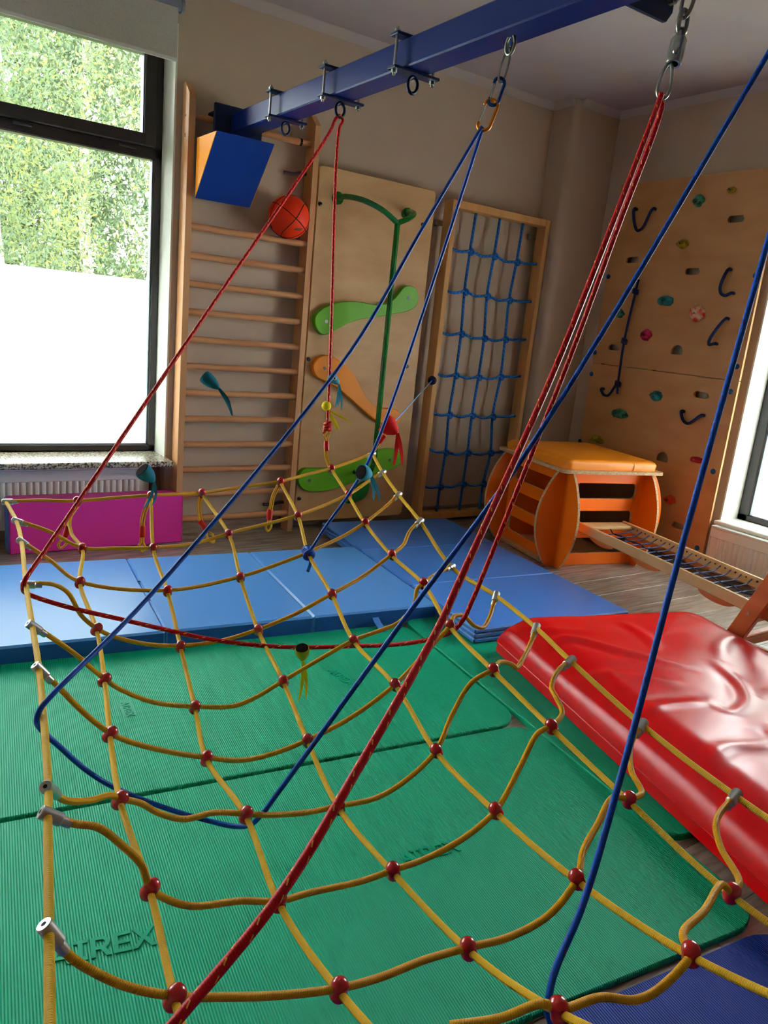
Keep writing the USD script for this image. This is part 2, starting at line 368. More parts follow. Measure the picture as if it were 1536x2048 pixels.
NET_ROWS = {0:[(0.346,2.786,0.629),(0.445,2.735,0.64),(0.555,2.677,0.648),(0.669,2.629,0.666),(0.78,2.581,0.682),(0.974,2.604,0.678),(1.115,2.587,0.698),(1.271,2.565,0.721),(1.391,2.587,0.739),(1.516,2.607,0.758),(1.637,2.647,0.777),(1.758,2.685,0.802)],1:[(0.351,2.596,0.613),(0.44,2.53,0.587),(0.526,2.462,0.546),(0.628,2.426,0.547),(0.734,2.387,0.552),(0.872,2.377,0.56),(0.991,2.373,0.588),(1.239,2.341,0.648),(1.466,2.378,0.707),(1.595,2.436,0.745),(1.673,2.469,0.77)],2:[(0.336,2.39,0.606),(0.402,2.313,0.563),(0.47,2.232,0.516),(0.711,2.159,0.487),(0.944,2.147,0.511),(1.058,2.135,0.543),(1.173,2.123,0.582),(1.319,2.138,0.626),(1.406,2.15,0.664),(1.526,2.207,0.702),(1.605,2.248,0.734)],3:[(0.296,2.042,0.596),(0.359,2.03,0.591),(0.394,2.02,0.568),(0.427,2.009,0.501),(0.464,1.997,0.463),(0.5,1.985,0.441),(0.586,1.96,0.413),(0.68,1.936,0.403),(0.793,1.925,0.404),(0.911,1.919,0.426),(1.022,1.905,0.465),(1.141,1.894,0.521),(1.253,1.903,0.562),(1.37,1.919,0.622),(1.431,1.947,0.639),(1.488,1.994,0.672),(1.549,2.024,0.696)],4:[(0.27,1.78,0.589),(0.307,1.776,0.556),(0.362,1.77,0.504),(0.401,1.765,0.46),(0.429,1.761,0.43),(0.464,1.751,0.4),(0.546,1.729,0.357),(0.644,1.707,0.336),(0.74,1.688,0.326),(0.794,1.683,0.338),(0.883,1.682,0.376),(0.995,1.674,0.429),(1.089,1.665,0.471),(1.154,1.659,0.487),(1.231,1.653,0.51),(1.287,1.664,0.555),(1.307,1.685,0.592),(1.332,1.687,0.608),(1.438,1.752,0.608),(1.525,1.798,0.606)],5:[(0.248,1.559,0.586),(0.287,1.55,0.534),(0.335,1.538,0.471),(0.384,1.524,0.421),(0.427,1.513,0.394),(0.509,1.493,0.36),(0.589,1.473,0.337),(0.667,1.46,0.316),(0.753,1.451,0.319),(0.838,1.446,0.337),(0.946,1.43,0.381),(1.069,1.421,0.455),(1.173,1.446,0.513),(1.267,1.468,0.57),(1.29,1.485,0.584),(1.329,1.489,0.581),(1.375,1.491,0.544),(1.412,1.492,0.532),(1.446,1.509,0.549),(1.507,1.557,0.596)],6:[(0.197,1.164,0.564),(0.229,1.197,0.509),(0.278,1.237,0.468),(0.322,1.271,0.444),(0.344,1.285,0.421),(0.379,1.276,0.407),(0.414,1.266,0.38),(0.46,1.254,0.36),(0.521,1.245,0.362),(0.582,1.23,0.35),(0.623,1.226,0.337),(0.714,1.217,0.32),(0.794,1.211,0.316),(0.881,1.19,0.325),(0.966,1.182,0.363),(1.029,1.184,0.41),(1.092,1.216,0.471),(1.159,1.239,0.528),(1.226,1.238,0.553),(1.256,1.25,0.56),(1.299,1.253,0.546),(1.32,1.254,0.532),(1.359,1.271,0.545),(1.404,1.297,0.565),(1.453,1.331,0.593)],7:[(0.183,1.087,0.571),(0.217,1.078,0.548),(0.252,1.07,0.535),(0.285,1.059,0.501),(0.318,1.048,0.455),(0.33,1.044,0.412),(0.357,1.036,0.385),(0.397,1.025,0.364),(0.477,1.009,0.355),(0.544,0.992,0.342),(0.604,0.987,0.34),(0.704,0.976,0.334),(0.774,0.97,0.338),(0.839,0.957,0.349),(0.926,0.946,0.377),(0.999,0.944,0.418),(1.087,0.978,0.474),(1.154,1.005,0.52),(1.195,1.005,0.53),(1.241,1.02,0.541),(1.259,1.059,0.557),(1.269,1.086,0.567),(1.311,1.112,0.589),(1.367,1.126,0.603)],8:[(0.145,0.862,0.562),(0.168,0.853,0.518),(0.194,0.843,0.491),(0.236,0.828,0.459),(0.294,0.809,0.433),(0.361,0.794,0.412),(0.439,0.775,0.394),(0.527,0.755,0.382),(0.596,0.748,0.375),(0.677,0.741,0.377),(0.758,0.73,0.374),(0.833,0.712,0.378),(0.91,0.7,0.402),(0.971,0.705,0.447),(1.012,0.733,0.467),(1.07,0.755,0.489),(1.131,0.777,0.513),(1.177,0.772,0.501),(1.222,0.777,0.498),(1.247,0.825,0.51),(1.296,0.871,0.535),(1.357,0.895,0.556)],9:[(0.6,0.59,0.438),(0.657,0.556,0.454),(0.706,0.529,0.48),(0.725,0.515,0.474),(0.789,0.5,0.476),(0.845,0.481,0.462),(0.882,0.473,0.469),(0.947,0.472,0.504),(0.955,0.487,0.501),(0.973,0.504,0.501),(1.05,0.519,0.497),(1.125,0.539,0.502),(1.16,0.536,0.476),(1.193,0.544,0.479),(1.232,0.608,0.49),(1.268,0.644,0.507),(1.353,0.663,0.527)]}
NET_TABS = [[(0.556,2.674,0.64),(0.528,2.679,0.59),(0.522,2.675,0.566),(0.52,2.671,0.546),(0.511,2.669,0.518),(0.5,2.669,0.494)],[(0.777,2.582,0.677),(0.758,2.579,0.624),(0.75,2.574,0.589),(0.749,2.566,0.56),(0.745,2.557,0.521),(0.744,2.551,0.499)],[(0.971,2.604,0.669),(0.963,2.599,0.636),(0.964,2.585,0.592),(0.97,2.573,0.566),(0.984,2.557,0.543),(0.996,2.539,0.513)],[(1.264,2.566,0.709),(1.243,2.565,0.661),(1.233,2.558,0.613),(1.229,2.556,0.598),(1.226,2.55,0.568),(1.221,2.545,0.542)],[(1.511,2.612,0.761),(1.501,2.63,0.801),(1.501,2.639,0.83),(1.504,2.642,0.844),(1.505,2.649,0.873),(1.51,2.653,0.897)],[(1.758,2.687,0.808),(1.777,2.683,0.841),(1.791,2.68,0.862),(1.793,2.68,0.866),(1.808,2.676,0.888),(1.814,2.675,0.9)]]
SWIVEL_POINTS = [(1.613,1.347,1.948),(1.641,1.353,2.03),(1.653,1.36,2.082),(1.661,1.368,2.127),(1.673,1.375,2.175)]
ROPE_RED_BEAM_LONG = [(1.675,3.06,2.165),(0.292,2.026,0.615),(0.288,2.034,0.592),(0.298,2.057,0.567),(0.376,2.023,0.536),(0.536,1.984,0.485),(0.642,1.963,0.45),(0.761,1.922,0.419),(0.889,1.856,0.407),(0.992,1.787,0.414),(1.112,1.698,0.437),(1.19,1.583,0.48),(1.255,1.512,0.518),(1.291,1.483,0.546),(1.31,1.468,0.582),(1.326,1.461,0.634),(1.428,1.409,1.087),(1.486,1.386,1.332),(1.625,1.348,1.937)]
ROPE_RED_BEAM_SHORT = [(1.675,3.06,2.165),(1.567,2.797,1.341),(1.54,2.725,1.104),(1.519,2.676,0.937),(1.515,2.666,0.916)]
ROPE_RED_NEAR = [(1.599,1.34,1.935),(1.199,1.146,1.333),(1.041,1.063,1.151),(0.798,0.923,0.925),(0.749,0.894,0.88),(0.537,0.775,0.747),(0.38,0.692,0.657),(0.23,0.638,0.59),(0.164,0.614,0.567)]
CARABINER_POINTS = [(1.701,2.04,2.258),(1.691,2.032,2.209),(1.663,2.022,2.113),(1.639,2.018,2.046),(1.609,2.015,1.968)]
ROPE_BLUE_LEFT = [(1.607,2.017,1.969),(1.075,1.803,1.264),(0.475,1.559,0.722),(0.239,1.388,0.608),(0.221,1.382,0.59),(0.215,1.381,0.573),(0.225,1.412,0.534),(0.262,1.42,0.479),(0.319,1.421,0.405),(0.374,1.418,0.353),(0.455,1.386,0.308),(0.526,1.337,0.288),(0.582,1.28,0.289),(0.603,1.252,0.305),(0.618,1.237,0.331),(0.649,1.217,0.397)]
ROPE_BLUE_MID = [(0.649,1.217,0.397),(1.097,1.087,1.153),(1.68,0.986,2.272)]
ROPE_BLUE_KNOT = [(1.61,2.014,1.967),(1.506,2.019,1.558),(1.349,2.061,0.934),(1.3,2.1,0.791),(1.214,2.098,0.675),(1.174,2.11,0.6)]
ROPE_BLUE_NEAR = [(1.68,0.986,2.272),(1.351,0.836,1.563),(1.086,0.71,1.039),(0.919,0.625,0.708),(0.835,0.588,0.542),(0.769,0.567,0.465),(0.753,0.555,0.431),(0.782,0.568,0.376),(0.811,0.571,0.325)]
BLUE_HOOK = (1.68,0.986,2.272)
TOYS = {'teal_far':[(0.865,2.337,1.131),(0.902,2.301,1.098),(0.93,2.258,1.017)],'teal_near':[(0.63,2.158,0.87),(0.65,2.135,0.842),(0.619,2.132,0.761),(0.642,2.121,0.774)],'fish':[(1.543,2.728,1.12),(1.571,2.7,1.092),(1.549,2.686,0.997),(1.571,2.669,0.99)],'yellow_ball':[(1.519,2.696,1.001),(1.594,2.627,0.943),(1.555,2.645,0.913),(1.546,2.648,0.903)],'red_cone':[(1.781,2.655,0.943),(1.826,2.612,0.906),(1.801,2.588,0.769),(1.833,2.568,0.777)],'teal_right':[(1.3,2.044,0.872),(1.327,2.024,0.867),(1.327,2.001,0.789),(1.344,1.988,0.788)],'yellow_low':[(0.992,1.787,0.416),(0.99,1.777,0.376),(0.971,1.755,0.262),(0.989,1.746,0.272)]}
CORD = [(1.793,2.639,0.919),(3.121,4.12,1.012)]
SLOTS = [(3.679,1.941),(3.185,1.866),(2.952,2.171),(3.71,1.345),(2.95,1.107),(2.923,0.241)]
ARCHES = [(3.19,1.371),(3.145,0.664)]
LOOPS = [[(3.714,2.272),(3.695,2.187),(3.657,2.13),(3.618,2.142),(3.559,2.263)],[(2.916,1.875),(2.947,1.771),(2.931,1.732),(2.901,1.721),(2.865,1.737)],[(2.867,1.585),(2.949,1.446),(2.943,1.422),(2.91,1.431)],[(3.737,1.047),(3.71,1.011),(3.664,1.01),(3.602,1.099)],[(3.049,0.986),(3.022,0.931),(2.981,0.918),(2.9,0.983)]]
KNOT_ROPE = [(3.569,1.81),(3.577,1.73),(3.601,1.395),(3.597,1.198),(3.593,1.1),(3.583,1.031)]
HOLDS = [((3.235,2.294),(3.192,2.291),(3.244,2.333)),((3.291,2.036),(3.246,2.035),(3.298,2.067)),((3.017,2.341),(2.984,2.339),(3.022,2.362)),((3.348,1.678),(3.279,1.68),(3.356,1.713)),((3.09,1.608),(3.029,1.611),(3.102,1.66)),((3.451,1.45),(3.403,1.453),(3.461,1.492)),((3.707,1.578),(3.664,1.579),(3.715,1.611)),((3.281,1.054),(3.23,1.06),(3.289,1.09)),((3.558,0.899),(3.481,0.911),(3.566,0.934)),((3.718,0.676),(3.645,0.689),(3.724,0.705)),((2.883,0.697),(2.83,0.708),(2.888,0.719)),((3.024,0.395),(2.976,0.407),(3.032,0.427))]
CAPS = [(3.867,1.831),(2.749,1.843),(3.876,1.296),(2.746,1.308),(3.876,1.14),(2.754,1.154),(3.881,0.639),(2.759,0.648),(2.759,0.139)]
STEPS = [[(2.209,1.322),(2.216,1.36),(2.249,1.393),(2.304,1.423),(2.374,1.448),(2.462,1.462),(2.537,1.464),(2.607,1.455),(2.669,1.461),(2.723,1.475),(2.767,1.502),(2.802,1.547),(2.829,1.586),(2.868,1.601),(2.918,1.595),(2.952,1.563),(2.961,1.512),(2.936,1.463),(2.881,1.439),(2.778,1.413),(2.662,1.386),(2.563,1.368),(2.474,1.342),(2.403,1.304),(2.347,1.269),(2.306,1.247),(2.27,1.244),(2.232,1.269)],[(2.224,1.051),(2.236,1.085),(2.272,1.114),(2.31,1.126),(2.357,1.119),(2.424,1.089),(2.493,1.045),(2.548,0.985),(2.598,0.909),(2.646,0.854),(2.701,0.819),(2.764,0.806),(2.843,0.81),(2.894,0.794),(2.916,0.758),(2.909,0.713),(2.866,0.694),(2.803,0.7),(2.748,0.714),(2.702,0.736),(2.62,0.789),(2.529,0.85),(2.441,0.911),(2.374,0.946),(2.309,0.968),(2.26,0.986),(2.234,1.018)],[(2.177,0.36),(2.194,0.395),(2.227,0.416),(2.295,0.413),(2.376,0.409),(2.489,0.425),(2.604,0.46),(2.728,0.51),(2.822,0.536),(2.885,0.536),(2.943,0.516),(2.966,0.477),(2.953,0.431),(2.911,0.401),(2.858,0.387),(2.77,0.374),(2.669,0.339),(2.569,0.304),(2.47,0.277),(2.373,0.259),(2.276,0.259),(2.219,0.276),(2.184,0.316)],[(2.54,0.169),(2.577,0.228),(2.623,0.279),(2.689,0.315),(2.721,0.303),(2.718,0.246),(2.684,0.201),(2.634,0.176),(2.583,0.167)]]
STEP_BOLTS = [(2.291,1.325),(2.879,1.522),(2.304,1.045),(2.258,0.336),(2.859,0.46)]
BOARD_BOLTS = [(2.209,1.986),(2.954,1.983),(2.209,1.092),(2.949,1.086),(2.215,0.21)]
POLE = [[(2.32,4.18,2.036),(2.332,4.12,2.042),(2.399,4.03,2.028),(2.498,3.96,1.984),(2.591,3.93,1.925)],[(2.591,3.93,1.925),(2.672,3.95,1.961),(2.763,4.02,2.007),(2.8,4.12,2.03),(2.824,4.18,2.026)],[(2.591,3.93,1.925),(2.602,3.93,1.489),(2.601,3.93,0.95),(2.59,3.93,0.493)]]
NET_KNOTS = [[(3.366,1.873),(3.58,1.871),(3.793,1.858)],[(3.36,1.612),(3.563,1.604),(3.771,1.597)],[(3.374,1.334),(3.585,1.319),(3.783,1.326)],[(3.369,1.05),(3.58,1.046),(3.788,1.059)],[(3.354,0.772),(3.565,0.773),(3.763,0.765)],[(3.363,0.503),(3.568,0.498),(3.791,0.496)],[(3.35,0.253),(3.563,0.265),(3.758,0.259)]]
NET_ENDS = [[(3.19,1.875),(3.997,1.887)],[(3.185,1.604),(3.994,1.609)],[(3.179,1.329),(3.987,1.341)],[(3.276,1.052),(3.984,1.072)],[(3.183,0.79),(3.982,0.796)],[(3.175,0.537),(3.896,0.521)],[(3.178,0.263),(3.852,0.264)]]

# ------------------------------------------------------------------ the room
XW, YW, H = 4.45, 4.28, 2.94          # inner faces of the right and back walls, ceiling height
XL, YF = -2.3, -5.0                   # unseen walls beside and behind the viewer; rear set back to cut bounced light
WX0, WX1, WZ0, WZ1 = -2.0, 1.368, 0.47, 2.72      # window in the back wall; its unseen left part widened for more daylight
BY0, BY1, BZ0, BZ1 = 1.12, 2.678, 0.345, 2.16      # window in the right wall; unseen top and end shortened to dim the room
def struct(name, mesh, m, parent=None, smooth=30, label=None):
    p = obj(name, mesh, m, parent, smooth)
    if parent is None: tag(p, label, None, None, 'structure')
    return p

fl = thing('floor', 'grey-brown wood-look plank floor around the mats', 'floor', kind='structure')
obj('floor_base', bx(XL - .3, XW + .4, YF - .3, YW + .4, -.12, -.004), 'floor_wood', fl)
y, row = YF, 0
while y < YW:
    x = XL - .3 + (row * .47) % 1.28
    xs = [XL] + [x + 1.28 * k for k in range(7) if XL + .1 < x + 1.28 * k < XW - .1] + [XW]
    for a, b in zip(xs[:-1], xs[1:]):
        if y + .2 > 0 and b > -.6:
            obj('plank', bx(a + .0007, b - .0007, y + .0007, min(y + .2, YW) - .0007, -.004, 0, .0012), 'floor_wood', fl, smooth=False)
    y += .2; row += 1
obj('floor_rest', [bx(XL, XW, YF, min(0, YF + .2 * math.ceil(-YF / .2) - .2), -.004, -.0002)], 'floor_wood', fl)

t = .32
struct('wall_back', cat([bx(XL - t, WX0, YW, YW + t, 0, H), bx(WX1, XW + t, YW, YW + t, 0, H), bx(WX0, WX1, YW + .1, YW + t, 0, WZ0 - .03), bx(WX0, WX1, YW, YW + t, WZ1, H)]), 'wall_paint', label='cream painted back wall behind the wall bars')
struct('wall_right', cat([bx(XW, XW + t, BY1, YW, 0, H), bx(XW, XW + t, YF - t, BY0, 0, H), bx(XW, XW + t, BY0, BY1, 0, BZ0 - .02), bx(XW, XW + t, BY0, BY1, BZ1, H)]), 'wall_paint', label='cream painted wall behind the climbing board with holds')
struct('wall_left', bx(XL - t, XL, YF - t, YW, 0, H), 'wall_paint', label='cream painted wall on the window side of the room')
struct('wall_front', bx(XL, XW, YF - t, YF, 0, H), 'wall_paint', label='unseen cream painted wall opposite the wall bars, set back to cut bounced light')
struct('ceiling', bx(XL - t, XW + t, YF - t, YW + t, H, H + .2), 'ceiling_paint', label='pale painted ceiling')
col = Polygon(list(sbox(4.03, 4.05, 4.45, 4.28).exterior.coords)[:-1])
col = unary_union([sbox(4.085, 4.05, 4.45, 4.28), sbox(4.03, 4.105, 4.45, 4.28), Point(4.085, 4.105).buffer(.055, quad_segs=8)])
m = trimesh.creation.extrude_polygon(col, H, engine='earcut')
struct('wall_corner', m, 'wall_paint', smooth=35, label='boxed-in pipe column in the far corner of the room')
struct('baseboard_back', bx(WX1 + .08, 4.03, YW - .014, YW, 0, .082, .004), 'baseboard_wood', label='wood-look skirting along the back wall')
struct('baseboard_right', bx(XW - .014, XW, BY1, 4.05, 0, .082, .004), 'baseboard_wood', label='wood-look skirting under the climbing board')
def cove(a, b, nx, ny, name, lab):
    P = [(0, 0), (0, -.045), (.006, -.042), (.03, -.006), (.04, 0)]
    d = V(*b) - V(*a); L = np.hypot(*d); d = d / L
    mm = extr(P, L, (a[0], a[1], H), (nx, ny, 0), (0, 0, 1))
    if np.cross((nx, ny, 0), (0, 0, 1))[:2] @ d < 0:
        mm.apply_translation((d[0] * L, d[1] * L, 0))
    struct(name, mm, 'trim_paint', smooth=40, label=lab)
cove((XL, YW), (4.03, YW), 0, -1, 'trim_1', 'pale coving between back wall and ceiling')
cove((XW, YF), (XW, 4.05), -1, 0, 'trim_2', 'pale coving between right wall and ceiling')
cove((4.06, 4.05), (XW, 4.05), 0, -1, 'trim_3', 'pale coving on the front of the corner column')
cove((4.03, 4.08), (4.03, YW), -1, 0, 'trim_4', 'pale coving on the side of the corner column')

# window 1: dark frame, tilting upper light over a lower light that is frosted to eye level
w = thing('window_1', 'dark-framed window with frosted lower pane, trees outside', 'window', kind='structure')
FY = 4.47
obj('reveal', [bx(WX1 - .004, WX1 + .006, YW - .002, YW + t, WZ0, WZ1), bx(WX0 - .006, WX0 + .004, YW - .002, YW + t, WZ0, WZ1), bx(WX0, WX1, YW - .002, YW + t, WZ1 - .004, WZ1 + .006)], 'reveal_paint', w)
obj('sill', bx(WX0 - .06, WX1 + .012, 4.155, 4.52, .440, .472, .006), 'granite', w)
def bar(x0, x1, z0, z1, d0=0, d1=.07, b=.006): return bx(x0, x1, FY + d0, FY + d1, z0, z1, b)
obj('outer_frame', [bar(1.322, WX1, .472, WZ1), bar(WX0, WX0 + .046, .472, WZ1), bar(WX0, WX1, .472, .512), bar(WX0, WX1, 2.66, WZ1), bar(WX0, WX1, 2.085, 2.15)], 'window_frame', w)
obj('sash', [bar(1.262, 1.326, 2.145, 2.665, -.022), bar(WX0 + .04, WX0 + .105, 2.145, 2.665, -.022), bar(WX0 + .1, 1.27, 2.145, 2.208, -.022), bar(WX0 + .1, 1.27, 2.6, 2.665, -.022)], 'window_frame', w)
for hx in (.62, 1.13):
    obj('hinge', bx(hx, hx + .09, FY - .028, FY - .015, 2.118, 2.134, .004), 'window_frame', w)
mul = .16 - .55
obj('mullion', bar(mul - .05, mul + .05, .5, 2.1), 'window_frame', w)
obj('gasket', [bar(1.316, 1.324, .514, 2.084, .012, .06, 0), bar(1.256, 1.263, 2.21, 2.6, -.005, .05, 0), bar(mul + .05, 1.32, .511, .517, .012, .06, 0)], 'gasket', w)
obj('upper_pane', bx(WX0 + .1, 1.262, FY + .03, FY + .034, 2.2, 2.61), 'glass', w)
obj('lower_pane', [bx(mul + .04, 1.322, FY + .03, FY + .034, 1.452, 2.09)], 'glass', w)
obj('frosted_pane', [bx(mul + .04, 1.322, FY + .03, FY + .034, .51, 1.452)], 'frosted', w)
obj('side_pane', bx(WX0 + .04, mul - .04, FY + .03, FY + .034, 1.452, 2.09), 'glass', w)
obj('frosted_pane', bx(WX0 + .04, mul - .04, FY + .03, FY + .034, .51, 1.452), 'frosted', w)

# window 2: in the right wall
w = thing('window_2', 'tall dark-framed frosted window beside the climbing board', 'window', kind='structure')
FX = 4.63
obj('reveal', [bx(XW - .002, XW + t, BY1 - .004, BY1 + .006, BZ0, BZ1), bx(XW - .002, XW + t, BY0 - .006, BY0 + .004, BZ0, BZ1), bx(XW - .002, XW + t, BY0, BY1, BZ1 - .004, BZ1 + .006)], 'reveal_paint', w)
obj('sill', bx(4.40, 4.7, BY0 - .012, BY1 + .012, .322, .347, .005), 'reveal_paint', w)
def barb(y0, y1, z0, z1, d0=0, d1=.07, b=.006): return bx(FX + d0, FX + d1, y0, y1, z0, z1, b)
obj('outer_frame', [barb(BY1 - .07, BY1, .347, BZ1), barb(BY0, BY0 + .07, .347, BZ1), barb(BY0, BY1, .347, .39), barb(BY0, BY1, 2.09, BZ1)], 'window_frame', w)
obj('gasket', [barb(BY1 - .078, BY1 - .068, .39, 2.09, .012, .06, 0)], 'gasket', w)
obj('frosted_pane', bx(FX + .03, FX + .034, BY0 + .06, BY1 - .06, .38, 1.50), 'frosted', w)
obj('clear_pane', bx(FX + .03, FX + .034, BY0 + .06, BY1 - .06, 1.50, 2.1), 'glass', w)

# roller blind over window 1
r = thing('roller_blind', 'grey fabric roller blind pulled partly down over the window', 'blind')
obj('fabric', bx(WX0 - .01, 1.352, 4.225, 4.2265, 2.545, 2.80), 'blind_fabric', r)
obj('hem_bar', bx(WX0 - .01, 1.352, 4.222, 4.230, 2.527, 2.547, .003), 'white_metal', r)
obj('roller', cyl((WX0 - .02, 4.243, 2.79), (1.37, 4.243, 2.79), .026, 20), 'blind_tube', r)
obj('bracket', [cyl((1.37, 4.243, 2.79), (1.384, 4.243, 2.79), .031, 20), bx(1.372, 1.384, 4.243, 4.28, 2.765, 2.82, .003)], 'blind_tube', r)

# radiators: pressed panel, grille on top
def radiator(label, w_, h_, loc, rz, gap=.05):
    """Panel along local +x, facing local -y, its back at y = 0."""
    r = thing('radiator', label, 'radiator', loc=loc, rz=rz)
    pitch = .0333; P = []
    n = int((w_ - .06) / pitch); x0 = (w_ - n * pitch) / 2
    P += [(0, 0), (x0, 0)]
    for k in range(n):
        a = x0 + k * pitch
        P += [(a + .006, .007), (a + .0105, .009), (a + .0205, .009), (a + .025, .007), (a + .031, 0)]
    P += [(w_, 0), (w_, -.012), (0, -.012)]
    zlo, zhi = .05, h_ - .075
    pan = extr([(x, -y) for x, y in P][::-1], zhi - zlo, (0, -.088, zlo), (1, 0, 0), (0, 1, 0))
    obj('front_panel', [pan, bx(0, w_, -.1, -.088, zhi, h_ - .012, .004), bx(0, w_, -.1, -.088, .0, zlo, .004)], 'white_metal', r, smooth=40)
    obj('side_cover', [bx(-.003, .004, -.1, -.006, 0, h_, .002), bx(w_ - .004, w_ + .003, -.1, -.006, 0, h_, .002)], 'white_metal', r)
    gr = [bx(0, w_, -.101, -.094, h_ - .012, h_, .002), bx(0, w_, -.012, -.005, h_ - .012, h_, .002)]
    k = .012
    while k < w_ - .01:
        gr.append(bx(k, k + .007, -.095, -.011, h_ - .007, h_ - .001)); k += .015
    g = obj('grille', gr, 'white_metal', r, smooth=False)
    obj('inner_panel', bx(.01, w_ - .01, -.06, -.02, .01, h_ - .03), 'zinc', r)
    return r
radiator('white panel radiator under the granite sill, behind the pink block', 1.62, .335, (-.345, 4.375, .085), 0)
radiator('white panel radiator under the window beside the climbing board', 1.9, .285, (4.44, 2.66, .04), -math.pi / 2)

# ------------------------------------------------------------------ outside
struct('ground', bx(-30, 40, YW + t + .02, 50, -1.2, -1.0), 'lawn', label='lawn outside the windows')
struct('ground', bx(XW + t + .02, 40, -30, YW + t + .02, -1.2, -1.0), 'lawn', label='lawn outside the right window')
def tree(label, x, y, R, z0, z1, n, leafs, seed, size):
    rng = np.random.default_rng(seed)
    t = thing('tree', label, 'tree', 'trees outside the window', (x, y, -1.0))
    tw = [tube([(0, 0, 0), (.05, .02, 1.5), (-.05, .1, 3.2), (.02, .1, z1 - .5)], [.14, .11, .08, .03], 8, 5)]
    obj('trunk', tw[0], 'bark', t)
    br = []
    for k in range(14):
        h = 1.0 + (z1 - 2) * k / 14; a = rng.uniform(0, 6.28); L = R * rng.uniform(.5, .9)
        br.append(tube([(0, .05, h), (L * .5 * math.cos(a), L * .5 * math.sin(a), h + .5), (L * math.cos(a), L * math.sin(a), h + .25)], [.04, .025, .01], 6, 4))
    obj('branches', join(br), 'bark', t, kind='stuff')
    ns = n // 40                                    # hanging strands of small leaves
    top = np.stack([rng.normal(0, .45, ns), rng.normal(0, .45, ns), rng.uniform(0, 1, ns)], 1)
    prof = np.sqrt(np.clip(1 - ((top[:, 2] - .45) / .6) ** 2, .05, 1))
    top[:, :2] *= (R * prof)[:, None]; top[:, 2] = z0 + (z1 - z0) * top[:, 2]
    drop = rng.uniform(.5, 1.3, ns); lean = rng.normal(0, .22, (ns, 2))
    s = rng.uniform(0, 1, (ns, 40))
    P = np.zeros((ns, 40, 3)); P[..., 0] = top[:, None, 0] + lean[:, None, 0] * s + rng.normal(0, .05, s.shape)
    P[..., 1] = top[:, None, 1] + lean[:, None, 1] * s + rng.normal(0, .05, s.shape); P[..., 2] = top[:, None, 2] - drop[:, None] * s
    P = P.reshape(-1, 3); m_ = len(P)
    a = rng.normal(0, 1, (m_, 3)); a[:, 2] -= .6; a /= np.linalg.norm(a, axis=1, keepdims=True)
    b = np.cross(a, rng.normal(0, 1, (m_, 3))); b /= np.linalg.norm(b, axis=1, keepdims=True)
    L = size * rng.uniform(.7, 1.3, (m_, 1)); W = L * .36
    v = np.stack([P - a * L, P + b * W, P + a * L, P - b * W], 1)
    part = np.arange(m_) % len(leafs)
    for q, lm in enumerate(leafs):
        vv = v[part == q].reshape(-1, 3); k = np.arange(len(vv) // 4)[:, None] * 4
        obj('foliage', (vv, np.vstack([k + [0, 1, 2], k + [0, 2, 3]])), lm, t, smooth=False, kind='stuff')
tree('weeping birch with pale yellow-green leaves, seen through the upper pane', 1.0, 8.3, 1.6, 1.2, 7.4, 44000, ['leaf_green', 'leaf_grey'], 3, .024)
tree('fuller tree with grey-green leaves standing behind the weeping birch', 2.7, 12.2, 2.4, .4, 9.0, 56000, ['leaf_grey', 'leaf_dark'], 5, .045)
tree('unseen dark-leaved tree beside the weeping birch, placed to dim the daylight', -1.6, 11.4, 2.2, .4, 8.0, 26000, ['leaf_dark', 'leaf_green'], 8, .06)  # out of view; holds back sky light from the window
tree('tall dense tree farthest from the window, behind all the others', 2.3, 18.5, 3.6, .2, 13.0, 46000, ['leaf_dark', 'leaf_grey'], 11, .11)

# ------------------------------------------------------------------ wall bars
wb = thing('wall_bars', 'tall beech wall bars with thirteen rungs beside the window', 'wall bars')
def post(x0, x1):
    P = [(4.168, 0), (4.27, 0), (4.27, 2.452), (4.235, 2.452), (4.168, 2.39)]
    return extr(P, x1 - x0, (x0, 0, 0), (0, 1, 0), (0, 0, 1), 0)
obj('post', post(1.405, 1.44), 'beech', wb, smooth=False)
obj('post', post(2.135, 2.17), 'beech', wb, smooth=False)
RZ = [2.295] + [1.752 - .1487 * k for k in range(12)]
oval = [(.020 * math.cos(a), .0185 * math.sin(a)) for a in np.linspace(0, 2 * math.pi, 15)[:-1]]
for k, z in enumerate(RZ):
    y = 4.200 if k else 4.215
    obj('rung', extr(oval, .70, (1.437, y, z), (0, 1, 0), (0, 0, 1)), 'beech_rung', wb, smooth=60)
for z in (2.14, .175):
    obj('hook', [tube([(2.14, 4.25, z), (2.1, 4.25, z), (2.06, 4.255, z - .012), (2.0, 4.262, z - .012)], .011, 6, 4)], 'bolt_dark', wb)
for x, z in ((1.4045, 2.29), (1.4045, 2.2), (1.4045, 2.19)):
    obj('screw', cyl((x, 4.215, z), (x - .002, 4.215, z), .005, 10), 'bolt_dark', wb)
obj('tape', extr([(a * 1.06, b * 1.06) for a, b in oval], .014, (2.062, 4.215, 2.295), (0, 1, 0), (0, 0, 1)), 'black_rubber', wb)

